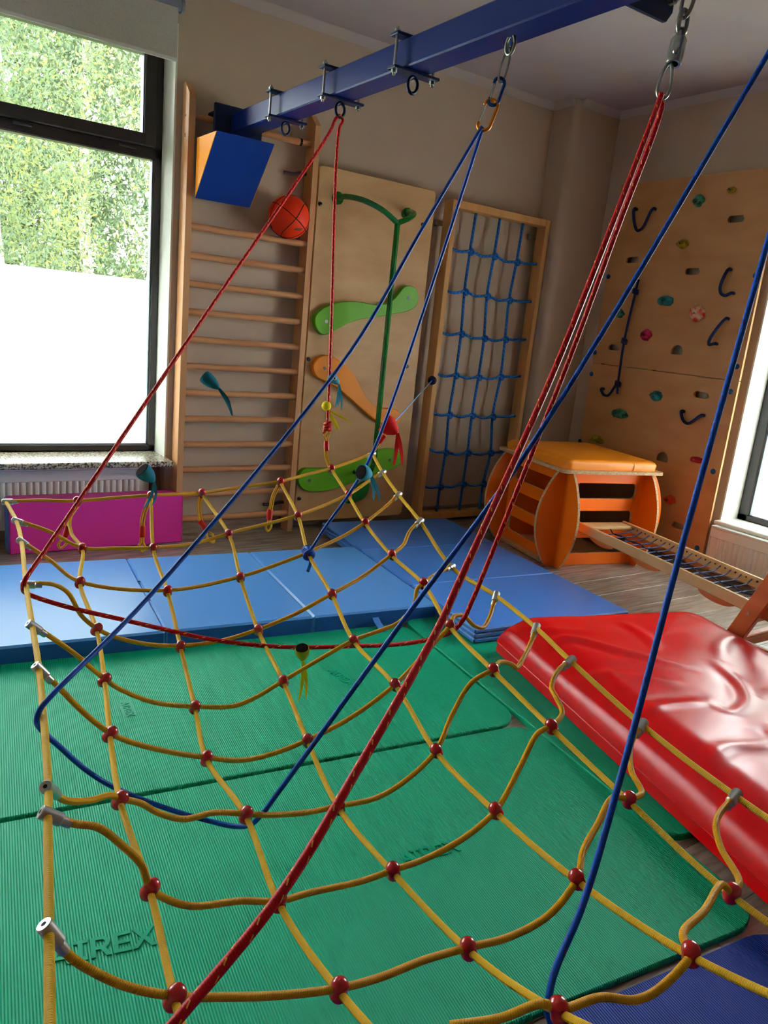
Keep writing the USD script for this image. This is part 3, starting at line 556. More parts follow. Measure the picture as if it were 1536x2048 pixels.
# ------------------------------------------------------------------ suspension beam
BX0, BX1, BB, BT = 1.62, 1.73, 2.237, 2.332
bm = thing('suspension_beam', 'long blue steel beam running from the wall bars towards the ceiling', 'beam')
obj('beam_tube', bx(BX0, BX1, -.4, 4.14, BB, BT, .005), 'beam_blue', bm)
obj('wall_flange', [bx(1.53, 1.80, 4.135, 4.155, 2.19, 2.37, .004), bx(1.53, 1.80, 4.135, 4.235, 2.318, 2.332, .003)], 'bracket_blue', bm)
def clamp(y):
    c = obj('clamp', [bx(BX0 - .045, BX1 + .045, y - .026, y + .026, BB - .011, BB - .001, .002), bx(BX0 - .045, BX1 + .045, y - .026, y + .026, BT + .001, BT + .011, .002)], 'bracket_blue', bm)
    for x in (BX0 - .03, BX1 + .03):
        obj('bolt', [cyl((x, y, BB - .03), (x, y, BT + .03), .0055, 10), cyl((x, y, BB - .022), (x, y, BB - .011), .011, 6), cyl((x, y, BT + .011), (x, y, BT + .022), .011, 6)], 'steel', c)
    xm = (BX0 + BX1) / 2
    e = obj('eye', tube([(xm + .021 * math.sin(a), y, BB - .043 - .027 * math.cos(a)) for a in np.linspace(0, 2 * math.pi, 25)[:-1]], .0065, 8, 1, closed=True), 'bracket_blue', c)
for y in (3.58, 3.06, 2.53): clamp(y)
for y in (2.01, 1.376, .986):
    xm = 1.675
    obj('eye', join([tube([(xm, y + .02 * math.sin(a), BB - .022 - .028 * math.cos(a)) for a in np.linspace(0, 2 * math.pi, 25)[:-1]], .005, 8, 1, closed=True)]), 'zinc', bm)
gp = Polygon([(1.60, H), (1.60, BB), (1.885, BB + .002), (1.905, BB + .03), (1.905, H)])
obj('gusset_plate', extr(gp, .012, (0, 1.616, 0), (1, 0, 0), (0, 0, 1)), 'bracket_blue', bm, smooth=False)
for x, z in ((1.885, 2.292), (1.885, 2.75), (1.64, 2.75)):
    obj('bolt', [cyl((x, 1.604, z), (x, 1.585, z), .014, 6), cyl((x, 1.585, z), (x, 1.575, z), .008, 10)], 'zinc', bm)

# wedge cushion hung under the beam's end
wc = thing('wedge_cushion', 'blue and yellow foam wedge tied under the beam on the wall bars', 'cushion')
Pw = V((0, 4.145, 1.889), (0, 4.145, 2.182), (0, 3.868, 2.178))
a_, b_ = 1.447, 1.755
Wv = np.vstack([Pw + (a_, 0, 0), Pw + (b_, 0, 0)])
body = trimesh.convex.convex_hull(np.vstack([Wv]))
obj('padding', body, 'cushion_blue', wc, smooth=False)
obj('side_panel', extr([(4.1445, 1.893), (4.1445, 2.181), (3.871, 2.1775)], .003, (a_ - .003, 0, 0), (0, 1, 0), (0, 0, 1)), 'cushion_yellow', wc, smooth=False, label='yellow triangular side of the cushion')
obj('side_panel', extr([(4.1445, 1.893), (4.1445, 2.181), (3.871, 2.1775)], .003, (b_, 0, 0), (0, 1, 0), (0, 0, 1)), 'cushion_yellow', wc, smooth=False)

# basketball standing on a rung
bk = thing('basketball', 'orange basketball lodged on a rung of the wall bars', 'ball')
c = V(1.998, 4.152, 1.878); R = .117
obj('skin', ball(c, R, sub=4), 'ball_orange', bk, smooth=True)
Q = trimesh.transformations.euler_matrix(.55, .25, .9)[:3, :3]
def seam(f): return tube([c + Q @ (np.array(f(a)) / np.linalg.norm(f(a)) * (R + .0002)) for a in np.linspace(0, 2 * math.pi, 49)[:-1]], .0022, 6, 1, closed=True)
for f in (lambda a: (math.cos(a), math.sin(a), 0), lambda a: (0, math.cos(a), math.sin(a)), lambda a: (math.cos(a), .55 + .25 * math.cos(2 * a), math.sin(a)), lambda a: (math.cos(a), -.55 - .25 * math.cos(2 * a), math.sin(a))):
    obj('seam', seam(f), 'black_rubber', bk)
d = V(.16, -.80, -.56); d /= np.linalg.norm(d)
pm = ball((0, 0, 0), R + .0012, sub=4); ax = np.cross(d, (0, 0, 1)); ax /= np.linalg.norm(ax); ay = np.cross(ax, d)
q = pm.vertices / (R + .0012); keep = (np.abs(q @ ax + .25 * (q @ ay)) < .22) & (np.abs(q @ ay) < .11) & (q @ d > 0)
pm.update_faces(keep[pm.faces].all(1)); pm.remove_unreferenced_vertices(); pm.apply_translation(c)
obj('printed_badge', pm, 'logo_grey', bk, smooth=True)

# ------------------------------------------------------------------ plywood step panel with the green pole
sp = thing('step_panel', 'birch plywood wall panel with curved green and orange steps', 'climbing panel')
obj('board', extr(rrect(2.19, 3.035, .055, 2.197, .03), .021, (0, 4.211, 0), (1, 0, 0), (0, 0, 1), .003), 'birch_ply', sp, smooth=False)
obj('batten', [bx(2.25, 2.29, 4.211, 4.28, .08, 2.15), bx(2.93, 2.97, 4.211, 4.28, .08, 2.15)], 'beech', sp)
for (S, m_, lab) in zip(STEPS, ('step_green', 'step_orange', 'step_green', 'step_dark_green'), ('light green curved step, the upper one', 'orange curved step', 'light green curved step, the lower one', 'dark green leaf-shaped step')):
    obj('step', extr(Polygon(chaikin(S, 2)).buffer(0), .04, (0, 4.19, 0), (1, 0, 0), (0, 0, 1), .004), m_, sp, smooth=40, label=lab)
for k, (x, z) in enumerate(STEP_BOLTS):
    wht = k < 2
    obj('step_bolt', [lathe((x, 4.151, z), (0, -1, 0), [(0, 0), (.0105, 0), (.0105, .003), (.0045, .003), (.0045, .001), (0, .001)], 16)], 'bolt_white' if wht else 'bolt_dark', sp)
for x, z in BOARD_BOLTS + [(2.96, .21)]:
    obj('bolt', lathe((x, 4.19, z), (0, -1, 0), [(0, 0), (.013, 0), (.012, .007), (.006, .009), (.006, .004), (0, .004)], 14), 'bolt_dark', sp)
pole = thing('fire_pole', 'dark green steel pole with forked arms fixed to the step panel', 'pole')
p1, p2, p3 = [np.array(L) for L in POLE]
obj('arm', tube(p1, .016, 12, 8), 'pole_green', pole)
obj('arm', tube(p2, .016, 12, 8), 'pole_green', pole)
p3[-1] = p3[0] + (p3[-1] - p3[0]) * V(1, 1, 1)
obj('upright', tube([p3[0], p3[-1]], .0165, 14, 1), 'pole_green', pole)
e = p3[-1]
obj('foot_bracket', tube([e, e - V(0, -.03, .06), e - V(0, -.14, .10), (e[0], 4.18, e[2] - .11)], .016, 12, 6), 'pole_green', pole)
for q in (p1[0], p2[-1], (e[0], 4.18, e[2] - .11)):
    obj('flange', cyl((q[0], 4.19, q[2]), (q[0], 4.176, q[2]), .036, 24), 'pole_green', pole)

# ------------------------------------------------------------------ rope-net frame on the wall
nf = thing('net_frame', 'tall pine frame strung with a knotted blue rope net', 'climbing net frame')
fx0, fx1, fy0, fy1, fz1 = 3.142, 4.022, 4.142, 4.235, 2.166
obj('post', bx(fx0, fx0 + .04, fy0, fy1, .02, fz1, .004), 'pine', nf)
obj('post', bx(fx1 - .04, fx1, fy0, fy1, .02, fz1, .004), 'pine', nf)
obj('top_rail', bx(fx0 + .04, fx1 - .04, fy0, fy1, fz1 - .048, fz1, .004), 'pine', nf)
obj('bottom_rail', bx(fx0 + .04, fx1 - .04, fy0, fy1, .02, .065, .004), 'pine', nf)
for x, z in ((fx1 - .1, 2.05), (fx0 - .055, 2.02)):
    obj('bracket', [bx(x, x + .11, 4.236, 4.25, z - .016, z + .016, .002), bx(x + .02, x + .05, 4.25, 4.28, z - .02, z + .02, .002)], 'zinc', nf)
yr = 4.19
KX = np.array(NET_KNOTS)
for j in range(3):
    x0_, x1_ = KX[0, j, 0] + .012, KX[-1, j, 0] - .012
    pts = [(KX[0, j, 0] + .012, yr, fz1 - .05)] + [(KX[i, j, 0], yr, KX[i, j, 1]) for i in range(7)] + [(KX[6, j, 0] - .005, yr, .06)]
    obj('rope', tube(pts, .0098, 8, 4), 'rope_twist_blue', nf)
for i in range(7):
    E = NET_ENDS[i]; z_ = KX[i, :, 1]
    L = [(fx0 + .03, yr, E[0][1] + .004), ((fx0 + KX[i, 0, 0]) / 2 + .02, yr - .004, (E[0][1] + z_[0]) / 2 - .014)]
    for j in range(3):
        L.append((KX[i, j, 0], yr - .008, z_[j]))
        nx = (KX[i, j + 1, 0], z_[j + 1]) if j < 2 else (fx1 - .04, z_[2] + .01)
        L.append(((KX[i, j, 0] + nx[0]) / 2, yr - .004, (z_[j] + nx[1]) / 2 - (.016 if j < 2 else .004)))
    L.append((fx1 - .03, yr, z_[2] + .012))
    obj('rope', tube(L, .0095, 8, 4), 'rope_twist_blue', nf)
    for j in range(3):
        kx, kz = KX[i, j]
        ring = lambda r_, tilt, h, yy: tube([(kx + r_ * math.cos(a), yr + yy + .013 * math.sin(a), kz + h + tilt * math.cos(a)) for a in np.linspace(0, 2 * math.pi, 13)[:-1]], .0078, 6, 1, closed=True)
        lp = tube([(kx - .012, yr - .016, kz + .018), (kx + .012, yr - .02, kz + .008), (kx + .02, yr - .012, kz - .012), (kx, yr - .018, kz - .02), (kx - .018, yr - .012, kz - .004)], .008, 6, 4)
        obj('knot', join([ring(.019, .008, .006, 0), ring(.018, -.008, -.008, 0), lp]), 'rope_twist_blue', nf)

# ------------------------------------------------------------------ climbing board with holds on the right wall
cb = thing('climbing_board', 'two-panel birch climbing board with coloured holds and rope loops', 'climbing wall')
cx = 4.39
def wallshape(poly, depth, x, bev=0):            # poly in (y, z); stands out towards -x
    return extr(Polygon([(-a, b) for a, b in poly.exterior.coords], [[(-a, b) for a, b in i.coords] for i in poly.interiors]), depth, (x, 0, 0), (0, -1, 0), (0, 0, 1), bev)
full = sbox(2.712, .03, 3.885, 2.447)
for (y, z) in SLOTS:
    full = full.difference(unary_union([Point(y - .034, z).buffer(.021), Point(y + .034, z).buffer(.021), sbox(y - .034, z - .021, y + .034, z + .021)]))
for (y, z) in ARCHES:
    full = full.difference(Point(y, z - .012).buffer(.045).intersection(sbox(y - .06, z - .03, y + .06, z + .06)))
seam_z = 1.221
for lo, hi in ((.0, seam_z - .002), (seam_z + .003, 3)):
    obj('panel', wallshape(full.intersection(sbox(0, lo, 9, hi)), .018, cx + .018), 'birch_ply_warm', cb, smooth=False)
obj('batten', [bx(cx + .018, XW, y0, y0 + .04, .05, 2.43) for y0 in (2.78, 3.37, 3.82)], 'ply_edge', cb)
hm = ['hold_green', 'hold_yellow', 'hold_yellow', 'hold_teal', 'hold_red', 'hold_magenta', 'hold_green', 'hold_teal', 'hold_green', 'hold_yellow', 'hold_crimson', 'hold_orange']
for k, (hc, hs, ht) in enumerate(HOLDS):
    ry, rz_ = max(abs(hc[0] - hs[0]), .02), max(abs(ht[1] - hc[1]), .02)
    b = trimesh.creation.icosphere(subdivisions=3)
    v = b.vertices; nz = meshkit.fbm(v * 1.7 + 10 * k, 3, seed=k)
    sh = v * (.82 + .5 * (nz[:, None] - .3))
    if k in (7, 8): sh[:, 2] -= .35 * np.abs(sh[:, 1]) * (1 if k == 8 else -.3)
    sh = np.stack([-np.clip(sh[:, 0], -.2, 1) * min(ry, .04) * .95, sh[:, 1] * ry, sh[:, 2] * rz_], 1) + V(cx, hc[0], hc[1])
    b.vertices = sh; b.invert()
    p = obj('hold', b, hm[k], cb, smooth=True, label=hm[k].split('_')[1] + ' moulded climbing hold')
    obj('hold_bolt', cyl((cx - min(ry, .04) * .72, hc[0], hc[1]), (cx - min(ry, .04) * .98, hc[0], hc[1]), .006, 8), 'bolt_dark', p)
for L in LOOPS:
    P = [(cx + .01, L[0][0], L[0][1])] + [(cx - .03, y, z) for y, z in L] + [(cx + .01, L[-1][0], L[-1][1])]
    obj('rope_loop', tube(P, .0095, 8, 6), 'rope_dark_blue', cb, label='dark blue rope loop')
for (y, z) in CAPS:
    obj('bolt_cap', ball((cx, y, z), .0175, (1, 0, 0), .55), 'cap_blue', cb, smooth=True, label='round blue bolt cap')
kr = thing('knotted_rope', 'thin dark blue rope with knots hanging on the climbing board', 'rope')
P = [(cx - .035, y, z) for y, z in KNOT_ROPE]
obj('rope', tube(P, .0085, 8, 6), 'rope_dark_blue', kr)
for q in (P[1], P[2], P[4]):
    obj('knot', join([tube([(q[0] + .014 * math.sin(a), q[1] + .017 * math.cos(a), q[2] + s * .011 + .006 * math.cos(a)) for a in np.linspace(0, 2 * math.pi, 11)[:-1]], .0075, 6, 1, closed=True) for s in (-1, 0, 1)]), 'rope_dark_blue', kr)

INWARD, ALONG = V(.55, .80, -.24), V(.833, -.544, .099)          # room directions used to turn small fittings

# ------------------------------------------------------------------ orange vault box
vb = thing('vault_box', 'orange slatted play box with bulging corner fins and padded top', 'play box', loc=(3.43, 3.09, 0), rz=math.atan2(-.195, .981))
def slab(name, poly, depth, o, ex, ey, face, parent, label=None):
    """A laminate panel: coloured faces, bare plywood on its cut edges (a part of it)."""
    m = extr(poly, depth, o, ex, ey, .0022)
    n = np.cross(V(*ex), V(*ey)); flat = np.abs(m.face_normals @ n) > .98
    a, b = m.copy(), m.copy()
    a.update_faces(flat); b.update_faces(~flat)
    for q in (a, b): q.remove_unreferenced_vertices()
    p = obj(name, a, face, parent, smooth=False, label=label)
    obj('plywood_edge', b, 'ply_edge', p, smooth=False)
    return p
def vault_panel(w_, slits=True):
    zs = np.linspace(0, .6, 17)
    bul = lambda z: .055 + .115 * math.sin(math.pi * z / .6) ** .8
    P = [(-bul(z), z) for z in zs] + [(w_ + bul(z), z) for z in zs[::-1]]
    poly = Polygon(P).buffer(0)
    for z0, z1 in () if not slits else ((.078, .178), (.250, .352), (.430, .528)):
        poly = poly.difference(rrect(.082, w_ - .066, z0, z1, .03))
    return poly
SW, SD = .612, .635
slab('side_panel', vault_panel(SW), .018, (0, .018, 0), (1, 0, 0), (0, 0, 1), 'orange_laminate', vb)
slab('back_panel', vault_panel(SW, False), .018, (0, SD, 0), (1, 0, 0), (0, 0, 1), 'orange_laminate', vb)
obj('inner_panel', bx(.02, SW - .034, SD - .016, SD - .002, .02, .595), 'shaded_ply', vb, smooth=False)  # added dark sheet: shade inside the box painted on its back
slab('side_panel', vault_panel(SD), .018, (0, 0, 0), (0, 1, 0), (0, 0, 1), 'orange_laminate', vb)
slab('side_panel', vault_panel(SD), .018, (SW - .018, 0, 0), (0, 1, 0), (0, 0, 1), 'orange_laminate', vb)
obj('inner_panel', bx(SW - .032, SW - .02, .02, SD - .02, .02, .595), 'shaded_ply', vb, smooth=False)  # second added sheet, its dark colour standing for interior shade
slab('top_board', rrect(-.075, SW + .07, -.08, SD + .075, .04), .019, (0, 0, .6), (1, 0, 0), (0, 1, 0), 'birch_ply', vb)
slab('base_board', rrect(-.05, SW - .03, .06, SD - .02, .01), .016, (0, 0, .002), (1, 0, 0), (0, 1, 0), 'birch_ply', vb)
cu = []
for z, ins in ((.619, .0), (.655, -.004), (.668, .004), (.676, .016), (.679, .03)):
    q = rrect(-.035 + ins, SW + .03 - ins, -.045 + ins, SD + .03 - ins, .035, 5)
    cu.append([(x, y, z) for x, y in list(q.exterior.coords)[:-1]])
cu = np.array(cu); n_ = cu.shape[1]; f = []
for i in range(len(cu) - 1):
    for k in range(n_):
        j = (k + 1) % n_; f += [(i * n_ + k, i * n_ + j, (i + 1) * n_ + j), (i * n_ + k, (i + 1) * n_ + j, (i + 1) * n_ + k)]
vv = np.vstack([cu.reshape(-1, 3), [[SW / 2, SD / 2, .682]]])
f += [((len(cu) - 1) * n_ + k, (len(cu) - 1) * n_ + (k + 1) % n_, len(vv) - 1) for k in range(n_)]
cm = trimesh.Trimesh(vv, f, process=False)
if cm.face_normals[-1][2] < 0: cm.invert()
p = obj('cushion', cm, 'orange_vinyl', vb, smooth=50, label='padded orange vinyl seat')
obj('seam', tube([(SW - .16, -.0495, .62), (SW - .16, -.0495, .655), (SW - .16, -.041, .668)], .0022, 6, 4), 'orange_vinyl', p)

# ramp: a shallow wooden frame laced with blue cord, one end hooked in the vault box
rang = math.atan2(-.205, .979)                      # local x across, -y away from the box
rp = thing('lattice_ramp', 'narrow wooden ramp laced with blue cord, hooked into the orange box', 'ramp', loc=(3.515, 3.02, .243), rz=rang)
RL, RW = 1.75, .37
obj('rail', bx(0, .022, -RL, .02, 0, .055, .004), 'ramp_wood', rp)
obj('rail', bx(RW - .022, RW, -RL, .02, 0, .055, .004), 'ramp_wood', rp)
obj('end_board', bx(.022, RW - .022, -.085, .02, .028, .046, .003), 'ramp_wood', rp)
obj('end_board', bx(.022, RW - .022, -RL, -RL + .1, .028, .046, .003), 'ramp_wood', rp)
for yy in (-.24, -.62, -1.12):
    arc = [(yy - .11, 0), (yy + .11, 0)] + [(yy + .11 * math.cos(a), -.028 * math.sin(a)) for a in np.linspace(0, math.pi, 12)[1:-1]]
    for x in (.002, RW - .02):
        obj('rocker', extr(arc, .018, (x, 0, 0), (0, 1, 0), (0, 0, 1)), 'brown_wood', rp)
k, yy = 0, -.13
while yy > -RL + .12:
    obj('cord', tube([(.021, yy - .035, .034), (.09, yy - .03, .022), (RW / 2, yy, .014), (RW - .09, yy + .005, .02), (RW - .021, yy + .03, .036)], .0036, 6, 4), 'rope_dark_blue', rp)
    obj('plug', cyl((RW - .0225, yy + .065, .036), (RW - .0265, yy + .065, .036), .005, 8), 'bolt_dark', rp)
    yy -= .07
for xx in (RW / 2,):
    obj('cord', tube([(xx, -.085, .03)] + [(xx + (.012 if q % 2 else -.012), -.13 - .07 * q, .016) for q in range(int((RL - .25) / .07))] + [(xx, -RL + .1, .03)], .004, 6, 3), 'rope_dark_blue', rp)

# wooden climbing triangle the ramp's other end rests on
at = thing('climbing_triangle', 'brown wooden climbing triangle carrying the far end of the ramp', 'climbing frame')
def plank3(a, b, w_, th, side):
    a, b = V(*a), V(*b); d = (b - a) / np.linalg.norm(b - a); s = V(*side); s = s - d * (s @ d); s /= np.linalg.norm(s); nn = np.cross(d, s)
    return moved(bx(-w_ / 2, w_ / 2, -th / 2, th / 2, 0, np.linalg.norm(b - a), .004), frame3(a, s, nn, d))
for x in (3.20, 3.84):
    obj('leg', plank3((x, 1.788, .004), (x, 1.394, 1.0), .078, .036, (0, 1, .3)), 'brown_wood', at)
    obj('leg', plank3((x + .045, .98, .004), (x + .045, 1.40, 1.0), .078, .036, (0, 1, -.3)), 'brown_wood', at)
    obj('bolt', cyl((x - .024, 1.69, .262), (x - .016, 1.69, .262), .008, 8), 'steel', at)
for k in range(6):
    q = (k + .6) / 6.2
    if k == 1: q = .218
    obj('rung', cyl((3.20, 1.788 - .394 * q, 1.0 * q), (3.84, 1.788 - .394 * q, 1.0 * q), .016, 12), 'beech_rung', at)
obj('stretcher', bx(3.22, 3.82, 1.735, 1.772, .06, .115, .004), 'brown_wood', at)
obj('base_rail', bx(3.222, 3.25, 1.0, 1.73, .06, .115, .004), 'brown_wood', at)

# ------------------------------------------------------------------ floor mats
def emboss(parent, o, ang, h_, top, plate=True):
    tm = meshkit.text_mesh('AIREX', h_, .0028, True)
    tm.apply_transform(trimesh.transformations.rotation_matrix(ang, (0, 0, 1))); tm.apply_translation((o[0], o[1], top - .0002))
    if plate:
        wd = h_ * 4.2
        pl = bx(-.01, wd, -.010, h_ + .010, -.0004, .0006, 0)
        pl.apply_transform(trimesh.transformations.rotation_matrix(ang, (0, 0, 1))); pl.apply_translation((o[0], o[1], top))
        obj('label_plate', pl, 'foam_green_flat', parent, smooth=False)
    obj('lettering', tm, 'foam_green_flat', parent, smooth=False, label='raised lettering moulded in the mat')
def foam_mat(name, label, corner, ang, L, W, th, mt, z=0, r=.11, group=None):
    """Origin at its far right-hand corner: x back along -L, y towards the viewer along -W."""
    t = thing(name, label, 'mat', group, (corner[0], corner[1], z), ang)
    obj('foam', extr(rrect(-L, 0, -W, 0, r, 8), th, (0, 0, 0), (1, 0, 0), (0, 1, 0), .003), mt, t, smooth=40)
    return t
ANG = -.113
g1 = foam_mat('exercise_mat', 'green ribbed mat lying against the pale blue folding mats', (1.979, 2.620), ANG, 1.95, .920, .015, 'foam_green')
g2 = foam_mat('exercise_mat', 'green ribbed mat under the near half of the net, beside the red crash mat', (1.893, 1.688), ANG, 1.95, .972, .015, 'foam_green')
g3 = foam_mat('exercise_mat', 'dark green ribbed mat mostly hidden beneath the red crash mat', (2.966, 2.53), ANG, .985, 1.62, .0205, 'foam_green', r=.06)
g4 = foam_mat('exercise_mat', 'navy blue ribbed mat at the very front below the green ones', (1.80, .703), ANG + .01, 1.95, .97, .013, 'foam_navy', r=.13)
def to_local(corner, ang, p):
    d = V(*p) - V(*corner); c_, s_ = math.cos(-ang), math.sin(-ang)
    return (c_ * d[0] - s_ * d[1], s_ * d[0] + c_ * d[1])
emboss(g2, to_local((1.893, 1.688), ANG, (.222, 1.362)), -.185 - ANG, .052, .015, False)
emboss(g2, to_local((1.893, 1.688), ANG, (1.055, 1.285)), -.12 - ANG, .042, .015, False)
emboss(g1, to_local((1.979, 2.620), ANG, (1.405, 2.325)), -1.45 - ANG, .034, .015)
emboss(g1, to_local((1.979, 2.620), ANG, (.632, 2.372)), -1.62 - ANG, .024, .015)

def vinyl_panel(x0, x1, y0, y1, z0, z1): return bx(x0, x1, y0, y1, z0, z1, .008)
bA = -.1
f1 = thing('folding_mat', 'pale blue folding mat laid out flat in a row below the window', 'mat', None, (2.167, 2.622, 0), bA)
for k in range(4):
    p = obj('section', vinyl_panel(-.635 * (k + 1) + .001, -.635 * k - .001, 0, .93, .001, .082), 'mat_blue', f1)
    obj('side_strip', [bx(-.635 * (k + 1) + .008, -.635 * k - .008, -.0012, .002, .008, .074)], 'mat_blue_side_shade', p, smooth=False)  # shading of the near side, painted as a darker strip
obj('carry_strap', [extr([(.002, .05), (-.03, .034), (-.075, .021), (-.095, .0195), (-.095, .017), (-.07, .018), (-.03, .029), (.002, .046)], .032, (-.345, 0, 0), (0, 1, 0), (0, 0, 1))], 'strap_blue', f1)
for yy in (.34, .58):
    obj('hook_tape', bx(-1.278, -1.264, yy, yy + .014, .0815, .0824), 'disc_navy', f1, smooth=False)  # small dark marks for the notches along the seam
f2 = thing('folding_mat', 'darker blue mat folded in three layers beside the orange box', 'mat', None, (2.133, 2.30, .0212), -.1)
for k, (z0, z1) in enumerate(((0, .022), (.0233, .0455), (.0467, .069))):
    for a, b in ((0, .578), (.58, 1.158), (1.16, 1.74)):
        obj('section', bx(.0, .925, a, b, z0, z1, .006), 'mat_blue_far', f2)

# red crash mat
rm = thing('crash_mat', 'thick glossy red vinyl crash mat with creases', 'crash mat', None, (2.175, 2.205, .0215), math.atan2(-.245, .97))
RU, RVL, TH = 1.10, 1.95, .178
def spaced(L, n, e=.06):
    a = np.linspace(0, 1, 13)
    edge = e * (1 - np.cos(a * math.pi / 2))
    return np.r_[edge, np.linspace(e, L - e, n)[1:-1], L - edge[::-1]]
us, vs = spaced(RU, 120), spaced(RVL, 200)
Ug, Vg = np.meshgrid(us, vs, indexing='ij')
eu, ev = np.minimum(Ug, RU - Ug), np.minimum(Vg, RVL - Vg)
dist = np.minimum(eu, ev)
def roll(d, w_, sharp):                              # a soft padded edge: steep at the seam, then easing into the top
    k = np.clip(d / w_, 0, 1)
    return sharp * np.sqrt(np.clip(1 - (1 - np.clip(d / .03, 0, 1)) ** 2, 0, 1)) + (1 - sharp) * np.sin(k * math.pi / 2)
puff = roll(eu, .17, .42) * roll(ev, .10, .80)
inner = np.clip(dist / .10, 0, 1)
def fold(pts, amp, w_, side=1.0):
    Q = spline([(a, b, 0) for a, b in pts], 14)[:, :2]
    t_ = np.gradient(Q, axis=0); t_ /= np.linalg.norm(t_, axis=1, keepdims=True)
    D = np.stack([Ug.ravel()[:, None] - Q[None, :, 0], Vg.ravel()[:, None] - Q[None, :, 1]], -1)
    k = np.argmin((D ** 2).sum(-1), 1); d = D[np.arange(len(k)), k]
    q = (side * (t_[k, 0] * d[:, 1] - t_[k, 1] * d[:, 0])).reshape(Ug.shape); r_ = np.sqrt((d ** 2).sum(1)).reshape(Ug.shape)
    s = (k / (len(Q) - 1)).reshape(Ug.shape)
    win = np.clip(np.minimum(s, 1 - s) * 4, 0, 1) ** .8 * np.exp(-np.maximum(r_ - np.abs(q), 0) / .03)
    return amp * win * (np.exp(-(q / w_) ** 2) - .7 * np.exp(-((q - 1.7 * w_) / (1.3 * w_)) ** 2))
P3 = np.stack([Ug * 2.4, Vg * 2.4, np.zeros_like(Ug)], -1)
hgt = .024 * (meshkit.fbm(P3 + 5, 2, seed=4) - .5) * inner
P4 = np.stack([Ug * 5 + .8 * meshkit.fbm(P3, 2, seed=8), Vg * 5 + .8 * meshkit.fbm(P3 + 9, 2, seed=9), 0 * Ug], -1)
hgt += .010 * (meshkit.fbm(P4 + 15, 2, seed=6) - .5) * inner
for pts, amp, w_, sd in (([(.01, .31), (.16, .265), (.33, .41), (.55, .60)], .016, .030, 1), ([(.04, .14), (.18, .2), (.34, .22)], .008, .028, 1), ([(.66, .52), (.62, .72), (.52, .86), (.40, .91), (.36, .85)], .010, .028, 1),
        ([(.04, .86), (.2, .82), (.40, .84)], .010, .028, -1), ([(.52, .12), (.54, .26), (.50, .42)], .010, .035, 1), ([(.02, 1.20), (.2, 1.1), (.38, 1.10), (.5, 1.0)], .012, .032, 1), ([(.03, 1.40), (.16, 1.5), (.24, 1.66)], .014, .034, -1),
        ([(.02, .55), (.2, .58), (.38, .70)], .009, .030, -1), ([(.60, .84), (.78, .78), (1.0, .86)], .012, .032, 1), ([(.56, .92), (.72, 1.12), (.92, 1.28)], .012, .034, -1), ([(.68, .55), (.84, .40), (1.02, .34)], .009, .034, 1),
        ([(.44, 1.0), (.46, 1.25), (.38, 1.5)], .011, .034, 1), ([(.2, 1.3), (.3, 1.42), (.44, 1.46)], .009, .026, 1)):
    hgt += fold(pts, amp * .55, w_ * .85, sd) * inner
Z = .048 + (TH - .048) * puff + hgt
nu, nv = Ug.shape
v = np.stack([Ug, -Vg, Z], -1).reshape(-1, 3)
q = (np.arange(nu - 1)[:, None] * nv + np.arange(nv - 1)[None]).ravel()
f = np.vstack([np.stack([q, q + 1, q + nv + 1], 1), np.stack([q, q + nv + 1, q + nv], 1)])
tm = trimesh.Trimesh(v, f, process=False)
if tm.face_normals[len(f) // 4][2] < 0: tm.invert()
obj('cover', tm, 'red_vinyl', rm, smooth=True)
obj('underside', bx(.002, RU - .002, -RVL + .002, -.002, .0, .05, .004), 'red_vinyl', rm)
obj('piping', tube([(0, 0, .048), (RU / 2, 0, .048), (RU, 0, .048), (RU, -RVL, .048), (0, -RVL, .048), (0, -.02, .048)], .0032, 6, 1), 'red_vinyl', rm)

# pink foam block against the radiator
pb = thing('foam_block', 'long magenta foam block standing against the radiator', 'foam block')
m = bx(.522, 1.43, 4.112, 4.232, .002, .289, .006)
obj('block', m, 'pink_vinyl', pb)
obj('end_cover', bx(.516, .5225, 4.116, 4.228, .006, .285, .003), 'pink_side_blue', pb, label='blue end face of the block')
obj('seam', [tube([(.53, 4.1125, .286), (1.424, 4.1125, .286)], .0018, 6, 1), tube([(1.4255, 4.1125, .008), (1.4255, 4.1125, .284)], .0018, 6, 1)] and join([tube([(.53, 4.1125, .286), (1.424, 4.1125, .286)], .0018, 6, 1), tube([(1.4255, 4.1125, .008), (1.4255, 4.1125, .284)], .0018, 6, 1)]), 'pink_vinyl', pb)

# ------------------------------------------------------------------ the climbing net
net = thing('climbing_net', 'yellow rope climbing net with red cross beads slung like a hammock', 'climbing net')
G = {(c, i): V(*p) for c, L in NODES.items() for i, p in enumerate(L)}
def axis_at(c, i):
    a = G.get((c, i + 1), G[c, i]) - G.get((c, i - 1), G[c, i])
    b = G.get((c + 1, i), G[c, i]) - G.get((c - 1, i), G[c, i])
    n = np.cross(b, a); n = n if n[2] > 0 else -n
    return n / np.linalg.norm(n)
RR = .0061
for c in (0, 6):                                    # the two side ropes, running on out of view towards the viewer
    L = [G[c, i] for i in range(10) if (c, i) in G]
    L += [L[-1] + (L[-1] - L[-2]) * (1.0 if c else 1.2) + V(0, 0, .02), L[-1] + (L[-1] - L[-2]) * 2.2 + V(0, 0, .06)]
    obj('border_rope', tube(L, RR + .0004, 12, 8), 'rope_yellow_border', net)
for i, L in NET_ROWS.items():
    obj('border_rope' if i == 0 else 'cross_rope', tube([V(*p) + V(0, 0, .003) for p in L], RR, 12, 10), 'rope_yellow', net)
